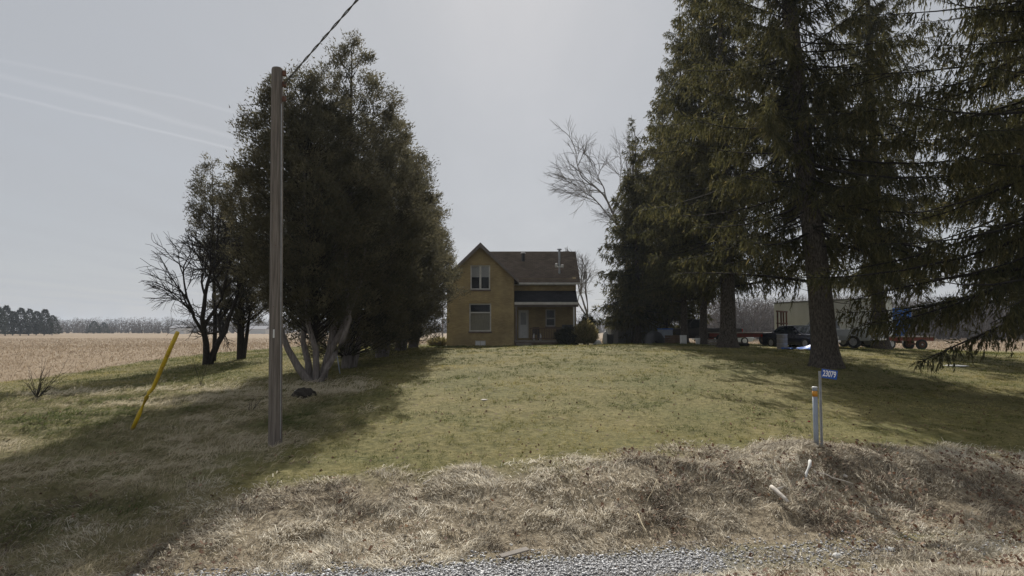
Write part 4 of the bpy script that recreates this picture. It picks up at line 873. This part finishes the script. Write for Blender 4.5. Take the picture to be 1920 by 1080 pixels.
    shrub(375, 722, 18, 40, 1.0, 4, 'few bare upright stems left of the utility pole', 5, .5, .25, .010)
    shrub(470, 770, 13, 30, .5, 6, 'low pale bare twigs just left of the pole foot', 6, 1.1, .2, .009)
build_roadside()

# ------------------------------------------------------------------ yard things
def wheel(parent, x, y, r, w, name='wheel', axis='y', rim='rim'):
    d = np.array([0, 1, 0]) if axis == 'y' else np.array([1, 0, 0]); c = np.array([x, y, r])
    t = MB().tube([c-d*w/2, c-d*w*.42, c+d*w*.42, c+d*w/2], [r*.9, r, r, r*.9], 18).build(name, M['tyre'], parent, smooth=False)
    MB().tube([c-d*(w/2+.008), c+d*(w/2+.008)], r*.6, 14).build('rim', M[rim], t); MB().tube([c-d*(w/2+.03), c+d*(w/2+.03)], r*.16, 8).build('hub', M['steel'], t)
def loft(secs, closed=True):
    m = MB(); n = len(secs[0]); V = [p for s in secs for p in s]; Fc = []
    for i in range(len(secs)-1):
        for k in range(n): Fc.append((i*n+k, i*n+(k+1) % n, (i+1)*n+(k+1) % n, (i+1)*n+k))
    Fc += [tuple(range(n-1, -1, -1)), tuple(range((len(secs)-1)*n, len(secs)*n))]; return m.add(V, Fc)
def panel(q, ins, off, name, mat, parent):
    """thin glazing panel on the quad q, inset and proud"""
    q = [np.array(p, float) for p in q]; c = sum(q)/4; n = np.cross(q[1]-q[0], q[3]-q[0]); n /= np.linalg.norm(n)
    r = [p+(c-p)*ins for p in q]; V = [p+n*off for p in r]+[p+n*(off-.012) for p in r]
    return MB().add([tuple(v) for v in V], [(0, 1, 2, 3), (7, 6, 5, 4), (0, 4, 5, 1), (1, 5, 6, 2), (2, 6, 7, 3), (3, 7, 4, 0)]).build(name, mat, parent)
def vehicle(name, loc, rz, label, paint, kind='sedan', group=None, Lc=4.6, Wd=1.78):
    o = empty(name, loc, rz, label=label, cat='car' if kind == 'sedan' else 'pickup', group=group); h = Wd/2
    def ring(x, zb, zm, zt, k=1.0): w = h*k; return [(x, -w*.96, zb), (x, -w, zm), (x, -w*.93, zt), (x, w*.93, zt), (x, w, zm), (x, w*.96, zb)]
    if kind == 'sedan':
        a = Lc/2
        body = loft([ring(-a, .38, .58, .80, .86), ring(-a+.12, .26, .60, .92, .95), ring(-a+.9, .22, .62, .95), ring(-.3, .20, .62, .93), ring(.7, .20, .62, .92), ring(a-.9, .22, .60, .86), ring(a-.15, .26, .56, .78, .94), ring(a, .36, .54, .68, .84)])
        gs = [(-1.45, .93, .94), (-.85, 1.36, .72), (.25, 1.38, .72), (1.05, .92, .92)]; tops = ((-.85, .25), 1.40)
    else:
        a = Lc/2
        body = loft([ring(-a, .50, .75, 1.12, .97), ring(-a+.05, .45, .75, 1.14), ring(-.1, .42, .75, 1.14), ring(.0, .40, .75, 1.16), ring(1.3, .40, .75, 1.15), ring(a-.2, .42, .75, 1.08, .97), ring(a, .5, .7, 1.0, .92)])
        gs = [(-.05, 1.16, .94), (.12, 1.78, .78), (.95, 1.80, .78), (1.45, 1.14, .92)]
    body.build('body', M[paint], o, bevel=.035)
    m = []
    for (x, z, k) in gs: m.append([(x, -h*k, z), (x, h*k, z)])
    zb0, zb1 = gs[0][1], gs[-1][1]; wb = h*.92
    (x0, z0, k0), (x1, z1, k1), (x2, z2, k2), (x3, z3, k3) = gs
    V = [(x0, -wb, z0-.02), (x0, wb, z0-.02), (x1, -h*k1, z1), (x1, h*k1, z1), (x2, -h*k2, z2), (x2, h*k2, z2), (x3, -wb, z3-.02), (x3, wb, z3-.02)]
    MB().add(V, [(0, 2, 3, 1), (2, 4, 5, 3), (4, 6, 7, 5), (0, 6, 4, 2), (1, 3, 5, 7), (0, 1, 7, 6)]).build('cabin', M[paint], o, bevel=.03)
    panel([V[1], V[0], V[2], V[3]], .13, .006, 'rear_window', M['carglass'], o); panel([V[6], V[7], V[5], V[4]], .12, .006, 'windshield', M['carglass'], o)
    def lerp(p, q, t): return tuple(np.array(p)*(1-t)+np.array(q)*t)
    for (A, B, C, D_) in ((V[0], V[6], V[4], V[2]), (V[7], V[1], V[3], V[5])):
        for t0, t1 in (((.06, .50), (.54, .95)) if kind == 'sedan' else ((.1, .92),)):
            panel([lerp(A, B, t0), lerp(A, B, t1), lerp(D_, C, t1), lerp(D_, C, t0)], .12, .006, 'side_window', M['carglass'], o)
    if kind != 'sedan':       # dark sheet on the solid body stands in for the bed's shade
        MB().box(-a+.10, -.15, -h*.82, h*.82, 1.141, 1.148).build('bed_shade_sheet', M['dark'], o)
        MB().box(-a-.012, -a-.002, -h*.72, h*.72, .74, 1.08).build('tailgate', M[paint], o)
    for s in (-1, 1):
        zt = .66 if kind == 'sedan' else .80
        MB().box(-a-.02, -a+.06, s*h*.82-.13, s*h*.82+.13, zt, zt+(.16 if kind == 'sedan' else .30)).build('tail_light', M['redlens'], o, bevel=.02)
        MB().box(a-.06, a+.015, s*h*.66-.17, s*h*.66+.17, zt-.10, zt+.08).build('headlight', M['lens'], o, bevel=.02)
        MB().box(gs[3][0]-.35, gs[3][0]-.2, s*(h+.02), s*(h+.16), gs[3][1]+.05, gs[3][1]+.18).build('mirror', M[paint], o)
    zb = .36 if kind == 'sedan' else .46
    MB().box(-a-.10, -a-.01, -h*.92, h*.92, zb, zb+.17).build('bumper', M['chrome'], o, bevel=.03); MB().box(a-.01, a+.10, -h*.92, h*.92, zb, zb+.17).build('bumper', M['chrome'], o, bevel=.03)
    MB().box(a+.002, a+.02, -h*.4, h*.4, zb+.19, zb+.32).build('grille', M['black'], o)
    MB().box(-a-.115, -a-.102, -.17, .17, zb+.02, zb+.15).build('plate', M['white'], o)
    for x in (-a+.95, a-.85):
        for s in (-1, 1): wheel(o, x, s*(h-.10), .32 if kind == 'sedan' else .38, .22)
    return o
def build_yard():
    def spot(px, D, dz=0): p = at(px, 620, D); return (p[0], p[1], gz(p[0], p[1])+dz)
    vehicle('sedan', spot(1497, 40.5), math.atan2(-.94, .34), 'dark blue sedan parked left of the thick spruce trunk', 'carblue')
    vehicle('pickup_truck', spot(1562, 41.5), math.atan2(.80, -.60), 'silver pickup truck seen from behind, right of the thick spruce trunk', 'pickup', 'pickup', Lc=5.3, Wd=1.95)
    vehicle('hatch_car', spot(1356, 56), 0.06, 'pale car half hidden behind the second large spruce trunk', 'carwhite')
    vehicle('pickup_truck', spot(1318, 49), math.pi-.05, 'dark old pickup truck behind the thin spruce trunks', 'darktruck', 'pickup', Lc=5.2, Wd=1.9)
    # white box trailer
    A = np.array(spot(1452, 51)); B = np.array(spot(1626, 43.5)); d = B-A; Ln = float(np.hypot(d[0], d[1])); rz = math.atan2(d[1], d[0])
    T = empty('box_trailer', tuple(A), rz, label='long white box trailer parked behind the cars', cat='trailer'); z0, z1 = .75, 3.15
    MB().box(0, Ln, 0, 2.4, z0, z1).build('box_body', M['trailer'], T, bevel=.03)
    MB().box(-.02, Ln+.02, -.02, 2.42, z1-.002, z1+.10).build('roof_rail', M['steel'], T); MB().box(-.02, Ln+.02, -.02, .05, z0-.12, z0-.003).build('lower_rail', M['steel'], T)
    for x in np.arange(.6, Ln-.1, .62): MB().box(x-.018, x+.018, -.014, -.002, z0+.02, z1-.05).build('side_rib', M['trailer'], T)
    for x in (Ln-2.0, Ln-1.1):
        for y in (.25, 2.15): wheel(T, x, y, .42, .24)
    MB().box(.8, .9, .3, .4, .0, z0-.12).box(.8, .9, 2.0, 2.1, .0, z0-.12).build('landing_leg', M['steel'], T)
    # flat hay wagon with rack
    def wagon(loc, rz, Lw, Ww, lab, rack, hb=.85):
        o = empty('flat_wagon', loc, rz, label=lab, cat='wagon', group='flat farm wagons'); n = 7
        for i in range(n):
            y0 = -Ww/2+i*Ww/n; MB().box(-Lw/2, Lw/2, y0+.006, y0+Ww/n-.006, hb, hb+.07).build('plank', M['wood_grey'], o)
        for y in (-Ww/2+.1, Ww/2-.1): MB().box(-Lw/2+.1, Lw/2-.1, y-.06, y+.06, hb-.24, hb-.003).build('beam', M['redpaint'], o)
        for x in (-Lw/2+.9, Lw/2-.9):
            MB().box(x-.06, x+.06, -Ww/2+.2, Ww/2-.2, .33, .43).build('axle', M['redpaint'], o)
            for s in (-1, 1): MB().box(x-.05, x+.05, s*(Ww/2-.35)-.05, s*(Ww/2-.35)+.05, .43, hb-.24).build('bolster', M['redpaint'], o); wheel(o, x, s*(Ww/2-.08), .36, .2, rim='rust')
        MB().tube([(-Lw/2, 0, .4), (-Lw/2-1.4, 0, .25)], .05, 6).build('drawbar', M['redpaint'], o)
        if rack:
            r = MB().box(Lw/2-.14, Lw/2-.06, -Ww/2+.05, -Ww/2+.15, hb+.07, hb+1.35).build('rack', M['rust'], o)
            for y in (-.25, .25, Ww/2-.15): MB().box(Lw/2-.14, Lw/2-.06, y, y+.09, hb+.07, hb+1.35).build('upright', M['rust'], r)
            MB().box(Lw/2-.16, Lw/2-.04, -Ww/2, Ww/2, hb+1.352, hb+1.44).build('top_bar', M['rust'], r); MB().box(Lw/2-.15, Lw/2-.05, -Ww/2, Ww/2, hb+.6, hb+.68).build('cross_bar', M['rust'], r)
    wagon(spot(1402, 44), R(-38), 4.6, 2.1, 'flat wooden wagon with upright rack, left of the dark sedan', True, .75)
    wagon(spot(1680, 47), R(-6), 4.2, 2.1, 'flat red-framed wagon standing right of the white box trailer', False, .85)
    # blue gravity wagon
    p = spot(1668, 52); o = empty('gravity_wagon', p, R(12), label='bright blue hopper wagon half hidden by spruce boughs', cat='wagon')
    w = 1.05; V = [(-w, -w, 2.0), (w, -w, 2.0), (w, w, 2.0), (-w, w, 2.0), (-w, -w, 3.05), (w, -w, 3.05), (w, w, 3.05), (-w, w, 3.05), (-.3, -w, 1.0), (.3, -w, 1.0), (.3, w, .9), (-.3, w, .9)]
    MB().add(V, [(0, 1, 5, 4), (1, 2, 6, 5), (2, 3, 7, 6), (3, 0, 4, 7), (8, 9, 1, 0), (9, 10, 2, 1), (10, 11, 3, 2), (11, 8, 0, 3), (11, 10, 9, 8)]).build('hopper', M['bluepaint'], o)
    MB().box(-w-.04, w+.04, -w-.04, -w+.03, 3.052, 3.13).box(-w-.04, w+.04, w-.03, w+.04, 3.052, 3.13).box(-w-.04, -w+.03, -w+.03, w-.03, 3.052, 3.13).box(w-.03, w+.04, -w+.03, w-.03, 3.052, 3.13).build('rim_band', M['bluepaint'], o)
    MB().box(-.9, .9, -.12, .12, .55, .75).box(-.9, -.8, -.9, .9, .45, .6).box(.8, .9, -.9, .9, .45, .6).build('chassis', M['rust'], o)
    for x in (-.85, .85):
        for s in (-1, 1): wheel(o, x, s*.95, .42, .26)
        for s in (-1, 1): MB().tube([(x, s*.8, .6), (x, s*.9, 2.0)], .05, 6).build('leg', M['rust'], o)
    # blue tarp on the ground
    p = spot(1512, 37.5); g = np.random.default_rng(4); n = 16; xs = np.linspace(-1.2, 1.2, n); X, Y = np.meshgrid(xs, xs*.55); Z = .32*np.exp(-((X-.5)**2/.35+(Y)**2/.2))+.13*vnoise(X*3+5, Y*4)+.02
    i = (np.arange(n-1)[:, None]*n+np.arange(n-1)[None]).ravel(); gzv = ground_z(X+p[0], Y+p[1])-p[2]
    V = np.stack([X.ravel(), Y.ravel(), (Z+gzv).ravel()], 1); o = link('tarp', np_mesh('tarp', V, np.stack([i, i+1, i+1+n, i+n], 1), smooth=True), M['tarp']); o.location = p
    md = o.modifiers.new('thick', 'SOLIDIFY'); md.thickness = .012; tag(o, 'crumpled bright blue tarp on the ground in front of the dark sedan', 'tarp')
    # rusty drum in front of the sedan
    p = spot(1466, 38.5); o = empty('oil_drum', p, label='dull grey drum standing in front of the dark sedan', cat='drum')
    MB().cyl((0, 0, 0), (0, 0, .86), .29, 18).build('barrel', M['concrete'], o)
    for z in (.02, .3, .58, .84): MB().tube([(0, 0, z-.015), (0, 0, z+.015)], .302, 18).build('hoop', M['steel'], o)
    # grey shed
    x0 = at(1146, 620, 53)[0]; x1 = at(1240, 620, 53)[0]; z = gz((x0+x1)/2, 53); o = empty('shed', ((x0+x1)/2, 53, z), label='low grey shed between the farmhouse and the spruces', cat='shed'); w = (x1-x0)/2
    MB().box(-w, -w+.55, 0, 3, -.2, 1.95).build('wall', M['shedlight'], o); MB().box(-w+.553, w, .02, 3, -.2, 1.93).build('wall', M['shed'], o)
    MB().add([(-w-.15, -.2, 1.96), (w+.15, -.2, 1.96), (w+.15, 3.2, 2.25), (-w-.15, 3.2, 2.25), (-w-.15, -.2, 2.06), (w+.15, -.2, 2.06), (w+.15, 3.2, 2.35), (-w-.15, 3.2, 2.35)], [(3, 2, 1, 0), (4, 5, 6, 7), (0, 1, 5, 4), (1, 2, 6, 5), (2, 3, 7, 6), (3, 0, 4, 7)]).build('roof', M['shed'], o)
    d = MB().box(-.4, .45, -.03, .012, -.05, 1.75).build('door', M['shedlight'], o); MB().cyl((.36, -.07, .85), (.36, -.03, .85), .03, 8).build('handle', M['steel'], d)
    # pale utility trailer, tarped heap, white box, tank, bundle
    p = spot(1247, 47); o = empty('utility_trailer', p, .05, label='small grey box trailer beside the slim spruce trunk', cat='trailer')
    MB().box(-.38, .38, -.6, .6, .38, .98).build('box_body', M['greypost'], o, bevel=.03); MB().box(-.41, .41, -.63, .63, .983, 1.06).build('lid', M['bluepaint'], o, bevel=.02)
    for s in (-1, 1): wheel(o, s*.34, 0, .25, .15, axis='x')
    MB().tube([(0, -.6, .45), (0, -1.3, .3)], .035, 6).build('drawbar', M['steel'], o)
    p = spot(1226, 46.5); n = 14; V, Fc = [], []
    for i in range(n):
        for k in range(n):
            a = -1+2*i/(n-1); b = -1+2*k/(n-1); r = math.hypot(a, b); V.append((a*.75, b*.6, max(0, 1-r*r*.92)**.5*.95-.04+.06*float(vnoise(a*3, b*3))))
    Fc = [(i*n+k, (i+1)*n+k, (i+1)*n+k+1, i*n+k+1) for i in range(n-1) for k in range(n-1)]; o = MB().add(V, Fc).build('tarped_heap', M['black'], None, smooth=True); o.location = p; tag(o, 'dark tarp-covered rounded heap left of the small grey trailer', 'heap')
    p = spot(1281, 43); o = empty('appliance_box', p, .1, label='small white box standing at the foot of a spruce trunk', cat='box'); MB().box(-.17, .17, -.17, .17, 0, .52).build('case', M['white'], o, bevel=.015); MB().box(-.175, .175, -.175, .175, .522, .56).build('lid', M['white'], o, bevel=.01)
    p = spot(1134, 50); o = empty('tank', p, label='tilted white upright tank left of the grey shed', cat='tank'); MB().tube([(0, 0, .1), (0, 0, .25), (.07, 0, .85), (.09, 0, 1.0), (.095, 0, 1.06)], [.16, .20, .20, .13, .03], 14).build('vessel', M['white'], o, smooth=True); MB().tube([(0, 0, 0), (0, 0, .12)], .18, 14).build('foot_ring', M['black'], o); MB().cyl((.095, 0, 1.05), (.10, 0, 1.16), .035, 8).build('valve', M['steel'], o)
    p = spot(1144, 49.6); o = empty('waste_bin', p, label='dark upright bin right beside the white tank', cat='bin'); MB().box(-.2, .2, -.2, .2, .03, .75, -.03).build('bin_body', M['black'], o, bevel=.02); MB().box(-.25, .25, -.25, .25, .752, .81).build('lid', M['black'], o, bevel=.02)
    p = spot(1120, 48); V, Fc = [], []
    for i in range(n):
        for k in range(n):
            a = -1+2*i/(n-1); b = -1+2*k/(n-1); r = math.hypot(a, b); V.append((a*.32, b*.25, max(0, 1-r*r*.92)**.5*.38-.04+.05*float(vnoise(a*3+9, b*3))))
    Fc = [(i*n+k, (i+1)*n+k, (i+1)*n+k+1, i*n+k+1) for i in range(n-1) for k in range(n-1)]; o = MB().add(V, Fc).build('white_sack', M['paper'], None, smooth=True); o.location = p; tag(o, 'small white bundle on the ground right of the porch shrub', 'sack')
    p = spot(1266, 45); o = empty('pallet_stack', p, R(12), label='low stack of wooden pallets beside the white box', cat='pallets')
    for k in range(4):
        for i in range(5): MB().box(-.55+i*.235, -.55+i*.235+.14, -.45, .45, k*.14+.105, k*.14+.125).build('slat', M['wood_brown'], o)
        for y in (-.42, 0, .42): MB().box(-.55, .53, y-.03, y+.03, k*.14, k*.14+.104).build('runner', M['wood_brown'], o)
    p = spot(1308, 42.5); o = empty('pail', p, label='white pail between the thin spruce trunks', cat='pail'); MB().tube([(0, 0, 0), (0, 0, .36), (0, 0, .38)], [.13, .155, .165], 14).build('bucket', M['white'], o); MB().tube([(-.16, 0, .36), (-.12, .02, .46), (0, .03, .51), (.12, .02, .46), (.16, 0, .36)], .006, 5).build('handle', M['steel'], o)
    p = spot(1338, 41); o = empty('crate', p, R(25), label='weathered slatted crate left of the second large spruce trunk', cat='crate')
    for k in range(3):
        for (x0, x1, y0, y1) in ((-.3, .3, -.22, -.2), (-.3, .3, .2, .22), (-.302, -.282, -.198, .198), (.282, .302, -.198, .198)): MB().box(x0, x1, y0, y1, .02+k*.13, .12+k*.13).build('slat', M['wood_grey'], o)
    MB().box(-.28, .28, -.198, .198, .0, .018).build('base', M['wood_grey'], o)
    p = spot(1392, 41); g = empty('loose_tyre', p, label='old tyre lying flat in front of the flat wagon', cat='tyre')
    V, Fc = [], []; n, m_ = 20, 8
    for i in range(n):
        for k in range(m_): a = 6.2832*i/n; b = 6.2832*k/m_; V.append(((.30+.10*math.cos(b))*math.cos(a), (.30+.10*math.cos(b))*math.sin(a), .10+.10*math.sin(b)))
    Fc = [(i*m_+k, ((i+1) % n)*m_+k, ((i+1) % n)*m_+(k+1) % m_, i*m_+(k+1) % m_) for i in range(n) for k in range(m_)]; MB().add(V, Fc).build('rubber', M['tyre'], g, smooth=True)
    # porch furniture
    def chair(px, lab, mt, sc=1.0):
        o = empty('porch_chair', (HX(px, YF+.8), YF+.9, ZP), R(10*math.sin(px)), label=lab, cat='chair', group='chairs on the porch')
        MB().box(-.24, .24, -.24, .24, .40, .45).build('seat', M[mt], o); MB().box(-.24, .24, .20, .25, .452, .95).build('backrest', M[mt], o)
        for x in (-.21, .21):
            for y in (-.21, .21): MB().box(x-.025, x+.025, y-.025, y+.025, 0, .398).build('leg', M[mt], o)
            MB().box(x-.03, x+.03, -.22, .2, .64, .68).build('armrest', M[mt], o)
    chair(1004, 'dark chair nearest the door on the porch', 'black'); chair(1050, 'dark chair at the right end of the porch', 'black')
    for px, lab in ((1001, 'pale narrow jug on the porch near the door'), (1013, 'pale jug on the porch in front of the railing chairs')):
        x = HX(px, YF+.3); o = empty('jug', (x, YF+.32, ZP), label=lab, cat='jug', group='jugs on the porch'); MB().tube([(0, 0, 0), (0, 0, .32), (0, 0, .40), (0, 0, .46)], [.085, .09, .04, .04], 10).build('bottle', M['blind'], o, smooth=True); MB().cyl((0, 0, .461), (0, 0, .49), .045, 8).build('cap', M['trim'], o)
    x = HX(1064, YF+.7); o = empty('barbecue', (x, YF+.75, ZP), label='dark covered barbecue at the right end of the porch', cat='barbecue')
    MB().box(-.42, .42, -.26, .26, .62, .86).build('firebox', M['black'], o, bevel=.03); MB().tube([(-.40, 0, .86), (.40, 0, .86)], .27, 14).build('lid', M['black'], o)
    for s in (-1, 1): MB().box(s*.36-.025, s*.36+.025, -.22, .22, 0, .618).build('leg', M['black'], o)
    # shrubs by the porch
    def bush(px, D, h, r, mat, lab, n=5200, dz=0):
        p = spot(px, D); root = empty('porch_shrub', p, label=lab, cat='shrub'); m = MB()
        for i in range(9): a = i*.7; m.tube([(0, 0, -.05), (math.cos(a)*r*.4, math.sin(a)*r*.4, h*.4), (math.cos(a)*r*.7, math.sin(a)*r*.6, h*.8)], [.03, .02, .008], 4, cap=False)
        m.build('stems', M['bark_dark'], root)['kind'] = 'stuff'
        a = rng.random(n)*6.28; q = rng.uniform(-.85, 1, n); rr = np.sqrt(1-q*q*.95)*r*np.where(rng.random(n) < .75, rng.uniform(.75, 1, n), rng.random(n))*(.55+.85*vnoise(a*2.5, q*5+px))
        P = np.stack([np.cos(a)*rr, np.sin(a)*rr*.8, h*(.52+.48*q)*(.72+.5*vnoise(a*3+px, q*2))], 1); dv = np.stack([np.cos(a)*.6, np.sin(a)*.6, rng.uniform(.2, 1.3, n)], 1)+rng.normal(0, .35, (n, 3))
        tri_obj('foliage', needles(P, dv, rng.uniform(.14, .36, n), rng.uniform(.03, .07, n)), rng.random(n), M[mat], root)['kind'] = 'stuff'
    bush(1096, 46.9, 1.45, .80, 'shrubleaf', 'yellowish tan rounded shrub at the right corner of the porch'); bush(1066, 47.35, 1.1, .85, 'yew', 'low dark shrub in front of the porch railing')
    bush(1102, 49, 1.9, .6, 'yew', 'dark evergreen shrub behind the yellowish one at the porch corner')
    bush(822, 52, .6, .7, 'shrubleaf', 'low dry weeds between the last cedar and the house corner', 2500)
    # far thin pole
    p = spot(830, 120); o = empty('far_pole', p, label='thin far utility pole seen between cedars and house', cat='pole'); MB().tube([(0, 0, -.2), (0, 0, 6.6)], [.13, .10], 8).build('post', M['pole'], o); MB().box(-.8, .8, -.05, .05, 6.1, 6.22).build('crossarm', M['pole'], o)
build_yard()

# ------------------------------------------------------------------ haze
def build_haze():
    o = MB().box(-1750, 1750, -420, 2100, -4, 36).build('haze', None); m = bpy.data.materials.new('haze_air'); m.use_nodes = True; N = m.node_tree.nodes; N.clear()
    out = N.new('ShaderNodeOutputMaterial'); v = N.new('ShaderNodeVolumePrincipled'); v.inputs['Color'].default_value = (.80, .88, 1.0, 1); v.inputs['Density'].default_value = .00025; v.inputs['Anisotropy'].default_value = .15
    m.node_tree.links.new(v.outputs[0], out.inputs['Volume']); o.data.materials.append(m); tag(o, 'thin pale haze lying over the fields', 'haze', kind='stuff')
build_haze()
print('TRIS', sum(sum(len(p.vertices)-2 for p in me.polygons) if len(me.polygons) < 5000 else len(me.loops)-2*len(me.polygons) for me in bpy.data.meshes))
